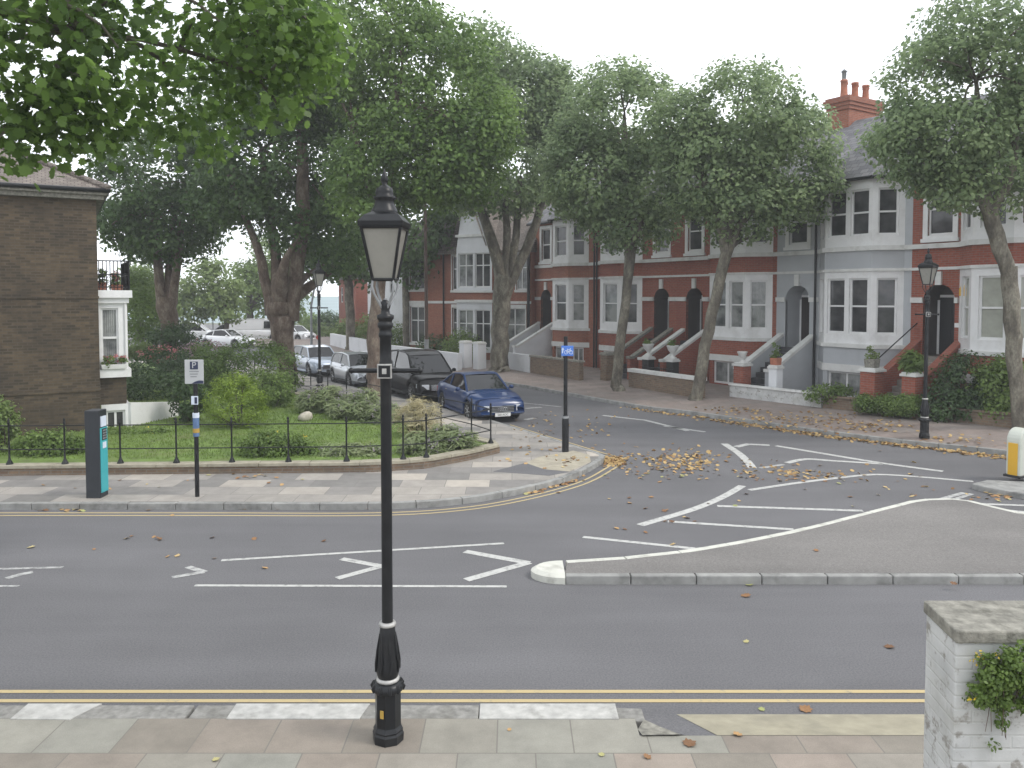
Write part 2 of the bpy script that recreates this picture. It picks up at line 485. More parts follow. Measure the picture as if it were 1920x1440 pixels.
# ------------------------------------------------------------------ mesh helpers
class MB:
    def __init__(s):
        s.v, s.f, s.sm = [], [], []

    def add(s, vs, fs, smooth=False):
        o = len(s.v)
        s.v += [tuple(p) for p in vs]
        s.f += [tuple(i + o for i in f) for f in fs]
        s.sm += [smooth] * len(fs)
        return s

    def quad(s, a, b, c, d):
        return s.add([a, b, c, d], [(0, 1, 2, 3)])

    def box(s, x0, x1, y0, y1, z0, z1):
        return s.add([(x0, y0, z0), (x1, y0, z0), (x1, y1, z0), (x0, y1, z0), (x0, y0, z1), (x1, y0, z1), (x1, y1, z1), (x0, y1, z1)],
                     [(0, 3, 2, 1), (4, 5, 6, 7), (0, 1, 5, 4), (1, 2, 6, 5), (2, 3, 7, 6), (3, 0, 4, 7)])

    def fbox(s, o, xd, x0, x1, y0, y1, z0, z1):
        """box in a facade's own frame: x along it, y inwards"""
        nx, ny = -xd[1], xd[0]
        P = lambda x, y, z: (o[0] + xd[0] * x + nx * y, o[1] + xd[1] * x + ny * y, z)
        return s.add([P(x0, y0, z0), P(x1, y0, z0), P(x1, y1, z0), P(x0, y1, z0), P(x0, y0, z1), P(x1, y0, z1), P(x1, y1, z1), P(x0, y1, z1)],
                     [(0, 3, 2, 1), (4, 5, 6, 7), (0, 1, 5, 4), (1, 2, 6, 5), (2, 3, 7, 6), (3, 0, 4, 7)])

    def prism(s, poly, z0, z1):
        n = len(poly)
        a = sum(poly[i][0] * poly[(i + 1) % n][1] - poly[(i + 1) % n][0] * poly[i][1] for i in range(n))
        if a < 0:
            poly = list(poly)[::-1]
        vs = [(p[0], p[1], z0) for p in poly] + [(p[0], p[1], z1) for p in poly]
        fs = [tuple(range(n))[::-1], tuple(range(n, 2 * n))] + [(i, (i + 1) % n, n + (i + 1) % n, n + i) for i in range(n)]
        return s.add(vs, fs)

    def xprism(s, poly, x0, x1):
        """polygon in (y, z) pushed along x"""
        n = len(poly)
        a = sum(poly[i][0] * poly[(i + 1) % n][1] - poly[(i + 1) % n][0] * poly[i][1] for i in range(n))
        if a < 0:
            poly = list(poly)[::-1]
        vs = [(x0, p[0], p[1]) for p in poly] + [(x1, p[0], p[1]) for p in poly]
        fs = [tuple(range(n))[::-1], tuple(range(n, 2 * n))] + [(i, (i + 1) % n, n + (i + 1) % n, n + i) for i in range(n)]
        return s.add(vs, fs)

    def tube(s, pts, rad, n=8, cap=True):
        pts = [Vector(p) for p in pts]
        if not hasattr(rad, '__len__'):
            rad = [rad] * len(pts)
        vs, fs = [], []
        up = None
        for i, p in enumerate(pts):
            d = (pts[min(i + 1, len(pts) - 1)] - pts[max(i - 1, 0)])
            d = d.normalized() if d.length > 1e-9 else Vector((0, 0, 1))
            if up is None:
                up = Vector((1, 0, 0)) if abs(d.x) < .9 else Vector((0, 1, 0))
            u = (up - d * up.dot(d))
            u = u.normalized() if u.length > 1e-6 else d.orthogonal().normalized()
            w = d.cross(u)
            up = u
            for k in range(n):
                a = 2 * math.pi * k / n
                vs.append(p + (u * math.cos(a) + w * math.sin(a)) * rad[i])
        for i in range(len(pts) - 1):
            for k in range(n):
                fs.append((i * n + k, i * n + (k + 1) % n, (i + 1) * n + (k + 1) % n, (i + 1) * n + k))
        s.add(vs, fs, True)
        if cap:
            b = len(pts) - 1
            s.add(vs[:n], [tuple(range(n))[::-1]])
            s.add(vs[b * n:], [tuple(range(n))])
        return s

    def lathe(s, prof, n=16, c=(0, 0), axis='z', smooth=True, z0=0):
        """profile of (radius, height)"""
        vs, fs = [], []
        for r, h in prof:
            for k in range(n):
                a = 2 * math.pi * k / n
                if axis == 'z':
                    vs.append((c[0] + r * math.cos(a), c[1] + r * math.sin(a), z0 + h))
                else:
                    vs.append((c[0] + r * math.cos(a), h, c[1] + r * math.sin(a)))
        for i in range(len(prof) - 1):
            for k in range(n):
                q = (i * n + k, i * n + (k + 1) % n, (i + 1) * n + (k + 1) % n, (i + 1) * n + k)
                fs.append(q if axis == 'z' else q[::-1])
        s.add(vs, fs, smooth)
        b = len(prof) - 1
        lo, hi = tuple(range(n))[::-1], tuple(range(n))
        s.add(vs[:n], [lo if axis == 'z' else hi])
        s.add(vs[b * n:], [hi if axis == 'z' else lo])
        return s

    def facade(s, o, xd, w, z0, z1, ops=(), depth=.12, x_start=0):
        """a wall face with rectangular openings (x0, x1, z0, z1) and their reveals"""
        nx, ny = -xd[1], xd[0]
        P = lambda x, y, z: (o[0] + xd[0] * x + nx * y, o[1] + xd[1] * x + ny * y, z)
        xs = sorted({x_start, w, *[q for op in ops for q in op[:2]]})
        zs = sorted({z0, z1, *[q for op in ops for q in op[2:4]]})
        for i in range(len(xs) - 1):
            for j in range(len(zs) - 1):
                cx, cz = (xs[i] + xs[i + 1]) / 2, (zs[j] + zs[j + 1]) / 2
                if any(a < cx < b and c < cz < d for a, b, c, d in ops):
                    continue
                s.quad(P(xs[i], 0, zs[j]), P(xs[i + 1], 0, zs[j]), P(xs[i + 1], 0, zs[j + 1]), P(xs[i], 0, zs[j + 1]))
        for a, b, c, d in ops:
            s.quad(P(a, 0, c), P(a, 0, d), P(a, depth, d), P(a, depth, c))
            s.quad(P(b, 0, d), P(b, 0, c), P(b, depth, c), P(b, depth, d))
            s.quad(P(a, 0, d), P(b, 0, d), P(b, depth, d), P(a, depth, d))
            s.quad(P(b, 0, c), P(a, 0, c), P(a, depth, c), P(b, depth, c))
        return s

    def build(s, name, mat, parent=None, loc=None, rz=0, bevel=0, label=None):
        me = bpy.data.meshes.new(name)
        me.from_pydata(s.v, [], s.f)
        uv = me.uv_layers.new(name="UVMap")
        n = len(me.loops)
        co = np.empty(len(me.vertices) * 3, np.float32)
        me.vertices.foreach_get('co', co)
        co = co.reshape(-1, 3)
        li = np.empty(n, np.int32)
        me.loops.foreach_get('vertex_index', li)
        pn = np.empty(len(me.polygons) * 3, np.float32)
        me.polygons.foreach_get('normal', pn)
        pn = pn.reshape(-1, 3)
        tot = np.empty(len(me.polygons), np.int32)
        me.polygons.foreach_get('loop_total', tot)
        nl = np.repeat(pn, tot, axis=0)
        c = co[li]
        hz = np.hypot(nl[:, 0], nl[:, 1])
        flat = hz < .3
        hz = np.where(hz < 1e-6, 1, hz)
        u = (-nl[:, 1] * c[:, 0] + nl[:, 0] * c[:, 1]) / hz
        slope = np.where(flat, 1, np.maximum(np.hypot(nl[:, 0], nl[:, 1]), .3))
        v = np.where(flat, c[:, 1], c[:, 2] / slope)
        u = np.where(flat, c[:, 0], u)
        uv.data.foreach_set('uv', np.stack([u, v], 1).astype(np.float32).ravel())
        me.polygons.foreach_set('use_smooth', s.sm)
        me.update()
        return link(name, me, mat, parent, loc, rz, bevel, label)


def link(name, me, mat, parent=None, loc=None, rz=0, bevel=0, label=None):
    o = bpy.data.objects.new(name, me)
    COL.objects.link(o)
    if mat is not None:
        me.materials.append(mat)
    if parent is not None:
        o.parent = parent
    if loc is not None:
        o.location = loc
    o.rotation_euler = (0, 0, rz)
    if bevel:
        b = o.modifiers.new('bevel', 'BEVEL')
        b.width = bevel
        b.segments = 2
        b.limit_method = 'ANGLE'
    if label:
        o['label'] = label
    return o


def tag(o, label, cat, group=None):
    o['label'] = label
    o['category'] = cat
    if group:
        o['group'] = group
    return o


def struct(o):
    o['kind'] = 'structure'
    return o


def empty(name, label, cat, loc=(0, 0, 0), rz=0, group=None):
    o = bpy.data.objects.new(name, None)
    COL.objects.link(o)
    o.empty_display_size = .3
    o.location = loc
    o.rotation_euler = (0, 0, rz)
    return tag(o, label, cat, group)


def kids(o):
    return [c for c in bpy.data.objects if c.parent == o]


def copy_tree(o, parent=None):
    c = o.copy()
    COL.objects.link(c)
    if parent is not None:
        c.parent = parent
    for ch in kids(o):
        copy_tree(ch, c)
    return c


def text(name, body, size, mat, parent, loc, rot, ext=.002):
    cu = bpy.data.curves.new(name, 'FONT')
    cu.body = body
    cu.size = size
    cu.extrude = ext
    cu.align_x = 'CENTER'
    cu.align_y = 'CENTER'
    tmp = bpy.data.objects.new(name, cu)
    me = bpy.data.meshes.new_from_object(tmp)
    bpy.data.objects.remove(tmp)
    me.materials.clear()
    o = link(name, me, mat)
    o.parent = parent
    o.location = loc
    o.rotation_euler = rot
    return o


def np_mesh(name, V, k, tint):
    """V: (N, k, 3) one polygon of k corners each"""
    N = V.shape[0]
    me = bpy.data.meshes.new(name)
    me.vertices.add(N * k)
    me.vertices.foreach_set('co', V.astype(np.float32).ravel())
    me.loops.add(N * k)
    me.loops.foreach_set('vertex_index', np.arange(N * k, dtype=np.int32))
    me.polygons.add(N)
    me.polygons.foreach_set('loop_start', (np.arange(N) * k).astype(np.int32))
    a = me.attributes.new('tint', 'FLOAT', 'POINT')
    a.data.foreach_set('value', np.repeat(tint, k).astype(np.float32))
    me.update(calc_edges=True)
    return me


DIA = np.array([(0, -.5, 0), (.3, -.08, .06), (.22, .25, .04), (0, .5, -.05), (-.22, .25, .04), (-.3, -.08, .06)])
THIN = np.array([(-.06, -.5, 0), (.06, -.5, 0), (.05, .1, .03), (0, .5, 0), (-.05, .1, .03)])
LOBE = np.array([(0, -.5), (.13, -.33), (.36, -.34), (.34, -.14), (.5, .06), (.33, .13), (.32, .30), (.15, .30), (0, .52),
                 (-.15, .30), (-.32, .30), (-.33, .13), (-.5, .06), (-.34, -.14), (-.36, -.34), (-.13, -.33)])
LOBE = np.concatenate([LOBE, (-.25 * (LOBE[:, :1] ** 2) - .15 * (LOBE[:, 1:] ** 2))], axis=1)


def leaf_mesh(name, C, Nn, size, shape, tint, tang=None):
    N = len(C)
    Nn = Nn / np.maximum(np.linalg.norm(Nn, axis=1, keepdims=True), 1e-6)
    r = rng.normal(size=(N, 3)) if tang is None else tang
    T = r - Nn * np.sum(r * Nn, 1, keepdims=True)
    T /= np.maximum(np.linalg.norm(T, axis=1, keepdims=True), 1e-6)
    B = np.cross(Nn, T)
    k = len(shape)
    V = C[:, None, :] + size[:, None, None] * (shape[None, :, 0:1] * B[:, None, :] + shape[None, :, 1:2] * T[:, None, :] + shape[None, :, 2:3] * Nn[:, None, :])
    return np_mesh(name, V, k, tint)


def crown_pts(ells, nclump, per, cr, flat=.75, shell=.5, up=.5):
    wts = np.array([(e[3] * e[4] * e[5]) ** .62 for e in ells])
    wts = wts / wts.sum()
    which = rng.choice(len(ells), nclump, p=wts)
    E_ = np.array(ells)[which]
    d = rng.normal(size=(nclump, 3))
    d /= np.linalg.norm(d, axis=1, keepdims=True)
    rad = shell + (1 - shell) * rng.random(nclump) ** .6
    cen = E_[:, :3] + d * E_[:, 3:6] * rad[:, None]
    ctint = rng.random(nclump)  # clump tone: sunlit and dim tufts put into the leaf colour
    C = np.repeat(cen, per, 0)
    o = rng.normal(size=C.shape) * (cr * (0.7 + .6 * rng.random((nclump, 1)).repeat(per, 0)))
    ol = np.linalg.norm(o, axis=1, keepdims=True)
    o *= np.minimum(1, 1.75 * cr / np.maximum(ol, 1e-6))
    o[:, 2] *= flat
    od = o / np.maximum(np.linalg.norm(o, axis=1, keepdims=True), 1e-6)
    Nn = np.repeat(d, per, 0) * .35 + od * .55 + np.array([0, 0, up]) + rng.normal(size=C.shape) * .42
    tint = np.clip(.66 * np.repeat(ctint, per) ** 1.3 + .4 * rng.random(len(C)), 0, 1)
    return C + o, Nn, tint, cen


def foliage(name, ells, nclump, per, cr, size, mat, parent=None, shape=DIA, flat=.75, shell=.5, up=.5, kmin=None):
    C, Nn, tint, cen = crown_pts(ells, nclump, per, cr, flat, shell, up)
    if kmin is not None:
        keep = C[:, 2] > kmin
        C, Nn, tint = C[keep], Nn[keep], tint[keep]
    sz = size * (.65 + .6 * rng.random(len(C)))
    me = leaf_mesh(name, C, Nn, sz, shape, tint)
    return link(name, me, mat, parent), cen


def EP(x, y, rx, ry, d, rd=None):
    """an ellipsoid whose outline is an ellipse of so many pixels at distance d"""
    c = W(x, y, d)
    k = d / F
    return (c.x, c.y, c.z, rx * k, (rd if rd else rx * k * .9), ry * k)


def limb(mb, a, b, r0, r1, sag=.15, n=6, seg=5):
    a, b = Vector(a), Vector(b)
    L = (b - a).length
    off = Vector((rnd.uniform(-1, 1), rnd.uniform(-1, 1), rnd.uniform(.2, 1))) * L * sag
    pts = []
    for i in range(seg + 1):
        q = i / seg
        pts.append(a.lerp(b, q) + off * math.sin(q * math.pi))
    mb.tube(pts, [r0 + (r1 - r0) * i / seg for i in range(seg + 1)], n, cap=False)
    return pts


def tree(label, base, trunks, ells, nclump, per, cr, leaf, lmat, bmat, nlimb=10, group=None, shell=.6, name='plane_tree', shape=DIA, seed=1, twigs=14):
    """trunks: polylines of (x px, y px, width px, distance); the first starts at the base"""
    global rnd
    rnd = random.Random(seed)
    root = empty(name, label, 'tree', base, 0, group)
    b = Vector(base)
    mb = MB()
    ends = []
    for ti, tk in enumerate(trunks):
        pts, rad = [], []
        for (x, y, w, d) in tk:
            p = W(x, y, d)
            pts.append(p - b)
            rad.append(w / 2 * d / F)
        if ti == 0:
            pts = [Vector((0, 0, -.15)), Vector((0, 0, .12)) + (pts[0] - Vector((0, 0, pts[0].z))) * .3] + pts
            rad = [rad[0] * 1.45, rad[0] * 1.2] + rad
        # resample with a slight wander
        P2, R2 = [], []
        for i in range(len(pts) - 1):
            for q in (0, .34, .67):
                j = Vector((rnd.uniform(-1, 1), rnd.uniform(-1, 1), 0)) * rad[i] * .16 if (i or q) else Vector()
                P2.append(pts[i].lerp(pts[i + 1], q) + j)
                R2.append(rad[i] + (rad[i + 1] - rad[i]) * q)
        P2.append(pts[-1])
        R2.append(rad[-1])
        mb.tube(P2, R2, 12, cap=False)
        ends.append((pts[-1], rad[-1]))
    crown, cen = foliage('crown', [(e[0] - b.x, e[1] - b.y, e[2] - b.z, *e[3:]) for e in ells], nclump, per, cr, leaf, lmat, root, shape, shell=shell)
    pick = rng.choice(len(cen), min(nlimb, len(cen)), replace=False)
    tips = []
    for k in pick:
        t = Vector(cen[k])
        e, r = min(ends, key=lambda q: (q[0] - t).length + rnd.uniform(0, 1.5))
        pts = limb(mb, e, e.lerp(t, .88), r * rnd.uniform(.45, .7), .03, .12, 7)
        tips += pts[2:]
    for k in rng.choice(len(cen), min(twigs, len(cen)), replace=False):
        t = Vector(cen[k])
        if tips:
            a = min(tips, key=lambda q: (q - t).length)
            limb(mb, a, t, .035, .012, .1, 5, 3)
    mb.build('trunk', bmat, root)
    return root


def shrub(name, label, cat, ells, nclump, per, cr, leaf, mat, shape=DIA, group=None, shell=.5, up=.5, flower=None, stems=True, kmin=None):
    cx = sum(e[0] for e in ells) / len(ells)
    cy = sum(e[1] for e in ells) / len(ells)
    z0 = min(e[2] - e[5] for e in ells)
    root = empty(name, label, cat, (cx, cy, z0), 0, group)
    ee = [(e[0] - cx, e[1] - cy, e[2] - z0, *e[3:]) for e in ells]
    o, cen = foliage('foliage', ee, nclump, per, cr, leaf, mat, root, shape, .8, shell, up, kmin=0.0 if kmin is None else kmin)
    if flower:
        fm, fn, fs = flower
        foliage('blossom', [(e[0], e[1], e[2] + e[5] * .25, e[3], e[4], e[5] * .9) for e in ee], fn, 9, fs * 1.1, fs, fm, root, DIA, .7, .85, .6, kmin=.05)
    if stems:
        mb = MB()
        for k in range(min(10, len(cen))):
            t = Vector(cen[k])
            limb(mb, (t.x * .3, t.y * .3, 0.0), t * .95, .02, .008, .08, 5, 3)
        mb.build('stem', M['bark_dark'], root)
    return root


# ------------------------------------------------------------------ ground, roads, pavements
def sheet(name, poly, z, mat):
    m = MB()
    a = sum(poly[i][0] * poly[(i + 1) % len(poly)][1] - poly[(i + 1) % len(poly)][0] * poly[i][1] for i in range(len(poly)))
    if a < 0:
        poly = poly[::-1]
    m.add([(p[0], p[1], z) for p in poly], [tuple(range(len(poly)))])
    return struct(m.build(name, mat))


sheet('ground', [(-2500, -200), (2500, -200), (2500, 120), (-2500, 120)], -.06, M['earth'])
sheet('sea', [(-6000, 118), (6000, 118), (6000, 7500), (-6000, 7500)], -.5, M['sea'])
sheet('road', [(-75, -30), (75, -30), (75, 112), (-75, 112)], 0, M['asphalt'])


def offs(poly, d):
    """polyline pushed sideways by d (to its left)"""
    o = []
    for i, p in enumerate(poly):
        a = Vector(poly[max(i - 1, 0)][:2])
        b = Vector(poly[min(i + 1, len(poly) - 1)][:2])
        t = (b - a).normalized()
        o.append((p[0] - t.y * d, p[1] + t.x * d))
    return o


def smooth_line(pts, n=6):
    """Catmull-Rom through the points"""
    P = [Vector(p[:2]) for p in pts]
    P = [P[0] * 2 - P[1]] + P + [P[-1] * 2 - P[-2]]
    o = []
    for i in range(1, len(P) - 2):
        for k in range(n):
            t = k / n
            a, b, c, d = P[i - 1], P[i], P[i + 1], P[i + 2]
            q = .5 * ((2 * b) + (c - a) * t + (2 * a - 5 * b + 4 * c - d) * t * t + (3 * b - a - 3 * c + d) * t ** 3)
            o.append((q.x, q.y))
    o.append((P[-2].x, P[-2].y))
    return o


def ribbon(mb, line, w0, w1, z0, z1):
    A, B = offs(line, w0), offs(line, w1)
    n = len(line)
    for i in range(n - 1):
        q = [A[i], A[i + 1], B[i + 1], B[i]]
        mb.prism(q, z0, z1)


def kerb_stones(mb, line, w0, w1, z0, z1, step=.9, gap=.005, fr=.0):
    """a run of kerb stones with open joints along a polyline"""
    P = [Vector(p[:2]) for p in line]
    cum = [0]
    for i in range(len(P) - 1):
        cum.append(cum[-1] + (P[i + 1] - P[i]).length)

    def at(s):
        s = max(0, min(s, cum[-1]))
        for i in range(len(P) - 1):
            if s <= cum[i + 1] + 1e-9:
                q = (s - cum[i]) / max(cum[i + 1] - cum[i], 1e-9)
                t = (P[i + 1] - P[i]).normalized()
                return P[i].lerp(P[i + 1], q), Vector((-t.y, t.x))
        return P[-1], Vector((0, 1))
    s = 0
    while s < cum[-1] - .02:
        e = min(s + step, cum[-1])
        dz = rnd.uniform(-.004, .004)
        k = [at(s + gap), at((s + e) / 2), at(e - gap)]
        poly = [p + n * w0 for p, n in k] + [p + n * w1 for p, n in k[::-1]]
        mb.prism([(p.x, p.y) for p in poly], z0, z1 + dz)
        s = e


PZ = .12
# near pavement, with its slabs, granite kerb and the dropped kerb on the right
yk0 = G(960, 1322, PZ).y          # kerb front
yk1 = G(960, 1347, PZ).y          # kerb back
XD = G(1190, 1347, PZ).x          # where the kerb drops
mb = MB()
mb.box(-40, XD, -12, yk1, -.05, PZ)
mb.box(XD, 40, -12, G(960, 1379, PZ).y, -.05, PZ - .001)
o = mb.build('pavement', M['pave_near'])
struct(o)
for lp in o.data.uv_layers[0].data:       # slab rows start at the kerb
    lp.uv = (lp.uv[0] + .13, lp.uv[1] - yk1 + 5.6)
mb = MB()
lim = [(-9, -6.2), (-6.2, -5.02), (-4.98, -4.35), (-4.33, -3.0), (-2.98, -1.75), (-1.73, -.3)]
for a, b in lim:
    mb.prism([(a, yk0), (b - .01, yk0), (b - .01, yk1 - .006), (a, yk1 - .006)], -.03, PZ + rnd.uniform(-.004, .004))
struct(mb.build('kerb', M['kerb_gran'], bevel=.012))
mb = MB()
for a, b in ((-3.55, -1.78), (-.29, 1.0)):
    mb.prism([(a, yk0 - .006), (b, yk0 - .006), (b, yk1 + .0), (a, yk1 + .0)], -.03, PZ + .006)
mb2 = MB()
mb2.prism([(-.29, yk0), (.96, yk0), (.96, yk1 - .006), (-.29, yk1 - .006)], -.03, PZ)
mb2.prism([(.97, yk0), (XD + .1, yk0 - .02), (XD + .1, yk1 - .006), (.97, yk1 - .006)], -.03, PZ - .02)
struct(mb2.build('kerb', M['kerb_gran'], bevel=.012))
mb3 = MB()
x0 = -.30
mb3.prism([(x0, yk0 + .012), (.98, yk0 + .012), (.98, yk1 - .02), (x0, yk1 - .02)], PZ - .01, PZ + .009)
x0 = -2.62
mb3.prism([(x0, yk0 + .012), (-1.35, yk0 + .012), (-1.40, yk1 - .02), (x0, yk1 - .02)], PZ - .01, PZ + .009)
mb3.prism([(-4.6, yk0 + .012), (-3.9, yk0 + .012), (-4.05, yk1 - .03), (-4.6, yk1 - .02)], PZ - .01, PZ + .009)
struct(mb3.build('painted_kerb', M['kerb_paint']))
# dropped kerb: tarmac fillet, then a sloping concrete apron
ya = G(960, 1379, PZ).y
xr0, xr1 = G(1270, 1341, .03), G(1345, 1379, PZ)
mb = MB()
mb.add([(xr0.x, yk0 + .02, .02), (14, yk0 + .02, .02), (14, ya + .004, PZ), (xr1.x, ya + .004, PZ), (xr0.x, yk0 + .02, -.03), (14, yk0 + .02, -.03)],
       [(0, 1, 2, 3), (4, 5, 1, 0)])
struct(mb.build('dropped_kerb', M['ramp']))
mb = MB()
mb.add([(XD + .1, yk0 - .01, .05), (xr0.x, yk0 + .02, .018), (xr1.x, ya + .004, PZ - .004), (xr1.x - .28, ya + .004, PZ - .002), (XD + .1, ya + .16, PZ - .01), (XD + .1, yk0 - .01, -.02), (xr0.x, yk0 + .02, -.02)],
       [(0, 1, 2, 3, 4), (0, 5, 6, 1)])
struct(mb.build('tarmac_patch', M['asphalt']))
mb = MB()
mb.add([(XD, ya + .1, PZ - .012), (XD + .02, ya - .02, PZ + .003), (XD + .36, ya - .01, PZ + .003), (XD + .2, ya + .14, PZ - .006), (XD + .08, yk1 - .03, PZ - .004)], [(4, 3, 2, 1, 0)])
mb.v = [(a, b, c + .012) for a, b, c in mb.v]
struct(mb.build('concrete_patch', M['grey_stone']))

# corner pavement by the garden
kz = .06
K = [G(x, y, kz) for x, y in [(0, 950), (400, 950), (700, 950), (850, 942), (960, 925), (1060, 900), (1112, 876), (1134, 858), (1100, 846), (1000, 815), (920, 790)]]
K = [(-45, K[0].y)] + [(p.x, p.y) for p in K]
sdir = Vector((-.56, .83)).normalized()
K.append((K[-1][0] + sdir.x * 45, K[-1][1] + sdir.y * 45))
KS = [K[0]] + smooth_line(K[1:-1], 5) + [K[-1]]
poly = list(KS) + [(-60, 62), (-60, K[0][1])]
mb = MB()
mb.prism(offs(KS, .14) + [(-60, 62), (-60, K[0][1] + .1)], -.05, PZ)
struct(mb.build('corner_pavement', M['pave_left']))
mb = MB()
kerb_stones(mb, KS, 0, .135, -.03, PZ + .004, .9)
struct(mb.build('kerb', M['kerb'], bevel=.012))
mb = MB()
pp = [G(x, y, PZ) for x, y in [(985, 868), (1010, 857), (1075, 845), (1105, 853), (1108, 866), (1068, 884), (1020, 880)]]
mb.prism([(p.x, p.y) for p in pp], PZ - .01, PZ + .004)
struct(mb.build('sandy_patch', M['sand']))
mb = MB()
pp = [G(x, y, PZ) for x, y in [(925, 884), (985, 868), (1020, 880), (1066, 885), (1030, 892)]]
mb.prism([(p.x, p.y) for p in pp], PZ - .01, PZ + .0045)
struct(mb.build('tarmac_patch', M['asphalt']))

# far pavement in front of the terrace
fk = [G(x, y, kz) for x, y in [(1920, 853), (1700, 830), (1500, 805), (1300, 775), (1180, 760), (955, 720)]]
FK = [(30, 2.0), (18.5, 14.2)] + [(p.x, p.y) for p in fk]
e = Vector(FK[-1])
FK += [tuple(e + Vector((-.60, .80)) * k) for k in (8, 20, 60)]
FKS = [FK[0]] + smooth_line(FK[1:-1], 4) + [FK[-1]]
ZG, NG = .30, 2.75                      # the pavement climbs gently to the garden walls


def tn(x, y):
    a, b = x - OX, y - OY
    return a * DX + b * DY, a * NX + b * NY


FKO = offs(FKS, -.13)
FTN = sorted(tn(*p) for p in FKO)


def zfar(x, y):
    t, n = tn(x, y)
    nk = float(np.interp(t, [q[0] for q in FTN], [q[1] for q in FTN]))
    ng = min(NG, nk - 1.2)
    return PZ + (ZG - PZ) * max(0, min(1, (nk - n) / (nk - ng)))


mb = MB()
rows = []
for x, y in FKO:
    t, n = tn(x, y)
    ng = min(NG, n - 1.2)
    rows.append([(x, y, PZ - .0005)] + [(*S(t, n + (ng - n) * q)[:2], PZ + (ZG - PZ) * q) for q in (.5, 1)] + [(*S(t, -14)[:2], ZG)])
k = len(rows[0])
mb.add([p for r_ in rows for p in r_], [(a * k + b, a * k + b + 1, (a + 1) * k + b + 1, (a + 1) * k + b)[::-1] for a in range(len(rows) - 1) for b in range(k - 1)])
o = mb.build('far_pavement', M['pave_far'])
if o.data.polygons[len(o.data.polygons) // 2].normal.z < 0:
    o.data.flip_normals()
struct(o)
mb = MB()
kerb_stones(mb, FKS[1:-1], -.135, 0, -.03, PZ + .003, .9)
struct(mb.build('kerb', M['kerb'], bevel=.012))

# traffic island
f1, f2 = G(1060, 1080, PZ), G(1900, 1080, PZ)
yi = f1.y
back = [(1060, 1050), (1170, 1043), (1290, 1030), (1385, 1014), (1480, 995), (1550, 978), (1620, 960), (1720, 935), (1800, 933), (1860, 948), (1920, 962)]
bk = [G(x, y, PZ) for x, y in back]
isl = [(p.x, p.y) for p in bk]
XE = 16.0
far = [isl[-1], (XE, isl[-1][1] - 1.6)]
mb = MB()
mb.prism([(f1.x, yi + .13)] + offs(isl, -.12) + [(XE, isl[-1][1] - 1.7), (XE, yi + .13)], -.05, PZ - .004)
struct(mb.build('traffic_island', M['asphalt_is']))
mb = MB()
kerb_stones(mb, [(f1.x, yi), (XE, yi)], 0, .125, -.03, PZ, .91, .006)
struct(mb.build('kerb', M['kerb'], bevel=.015))
mb = MB()
kerb_stones(mb, isl + [far[1]], -.115, 0, -.03, PZ - .001, .9, .004)
struct(mb.build('kerb', M['kerb_white'], bevel=.01))
nose = [(f1.x, yi)]
cy_, ry_ = (yi + isl[0][1]) / 2, (isl[0][1] - yi) / 2
for k in range(1, 12):
    a = -math.pi / 2 - math.pi * k / 12
    nose.append((f1.x + .47 * math.cos(a), cy_ + ry_ * math.sin(a)))
nose.append((f1.x, isl[0][1]))
mb = MB()
n = len(nose)
ins = [(p[0] + (f1.x - p[0]) * .16, cy_ + (p[1] - cy_) * .84) for p in nose]
mb.prism(nose, -.03, PZ - .03)
mb.add([(p[0], p[1], PZ - .03) for p in nose] + [(p[0], p[1], PZ + .012) for p in ins],
       [(i, i + n, i + 1 + n, i + 1) for i in range(n - 1)] + [tuple(range(n, 2 * n))[::-1]])
struct(mb.build('island_nose', M['kerb_white']))
# second island that carries the bollard
pp = [G(x, y, .12) for x, y in [(1822, 906), (1850, 899), (1935, 903), (2200, 930), (2200, 955), (1985, 938), (1920, 925), (1850, 913)]]
mb = MB()
mb.prism([(p.x, p.y) for p in pp], -.03, .115)
struct(mb.build('bollard_island', M['kerb'], bevel=.02))

# painted lines
MZ = .004


def line(pts, w, mat='white_line', z=MZ, smooth=False, px=True):
    P = [G(x, y) for x, y in pts] if px else [Vector((*p, 0)) for p in pts]
    q = [(p.x, p.y) for p in P]
    if smooth:
        q = smooth_line(q, 5)
    A, B = offs(q, -w / 2), offs(q, w / 2)
    n = len(q)
    m = MB()
    m.add([(*p, z) for p in A] + [(*p, z) for p in B], [(i, i + 1, n + i + 1, n + i) for i in range(n - 1)])
    return struct(m.build('road_marking', M[mat]))


line([(365, 1098), (950, 1100)], .075)
line([(415, 1051), (945, 1019)], .085)
line([(640, 1048), (716, 1062)], .13, z=.004)
line([(716, 1062), (632, 1085)], .13, z=.0055)
line([(872, 1034), (992, 1056)], .15)
line([(992, 1055), (874, 1088)], .15, z=.0055)
line([(352, 1063), (384, 1073)], .11, 'white_worn')
line([(384, 1073), (322, 1083)], .11, 'white_worn', .0055)
line([(-300, 1070), (0, 1067), (118, 1064)], .075, 'white_worn')
line([(12, 1085), (40, 1077), (62, 1073)], .12, 'white_worn')
line([(-200, 1101), (36, 1099)], .06, 'white_worn')
line([(1200, 985), (1300, 955), (1355, 932), (1392, 911)], .17, smooth=True)
line([(1093, 1007), (1303, 1029)], .11)
line([(1252, 978), (1488, 993)], .12)
line([(1345, 949), (1618, 958)], .13)
line([(1405, 919), (1500, 905), (1600, 893), (1650, 890), (1720, 894), (1825, 903)], .13, smooth=True)
line([(1358, 832), (1385, 850), (1402, 866), (1411, 878)], .2, smooth=True)
line([(1380, 838), (1402, 833), (1443, 835)], .2)
line([(1455, 836), (1540, 850), (1650, 868), (1768, 884)], .17, smooth=True)
line([(1475, 868), (1512, 861), (1560, 864), (1655, 870)], .17, smooth=True)
line([(1425, 878), (1470, 871)], .12, 'white_worn')
line([(1130, 779), (1210, 788), (1290, 808)], .16)
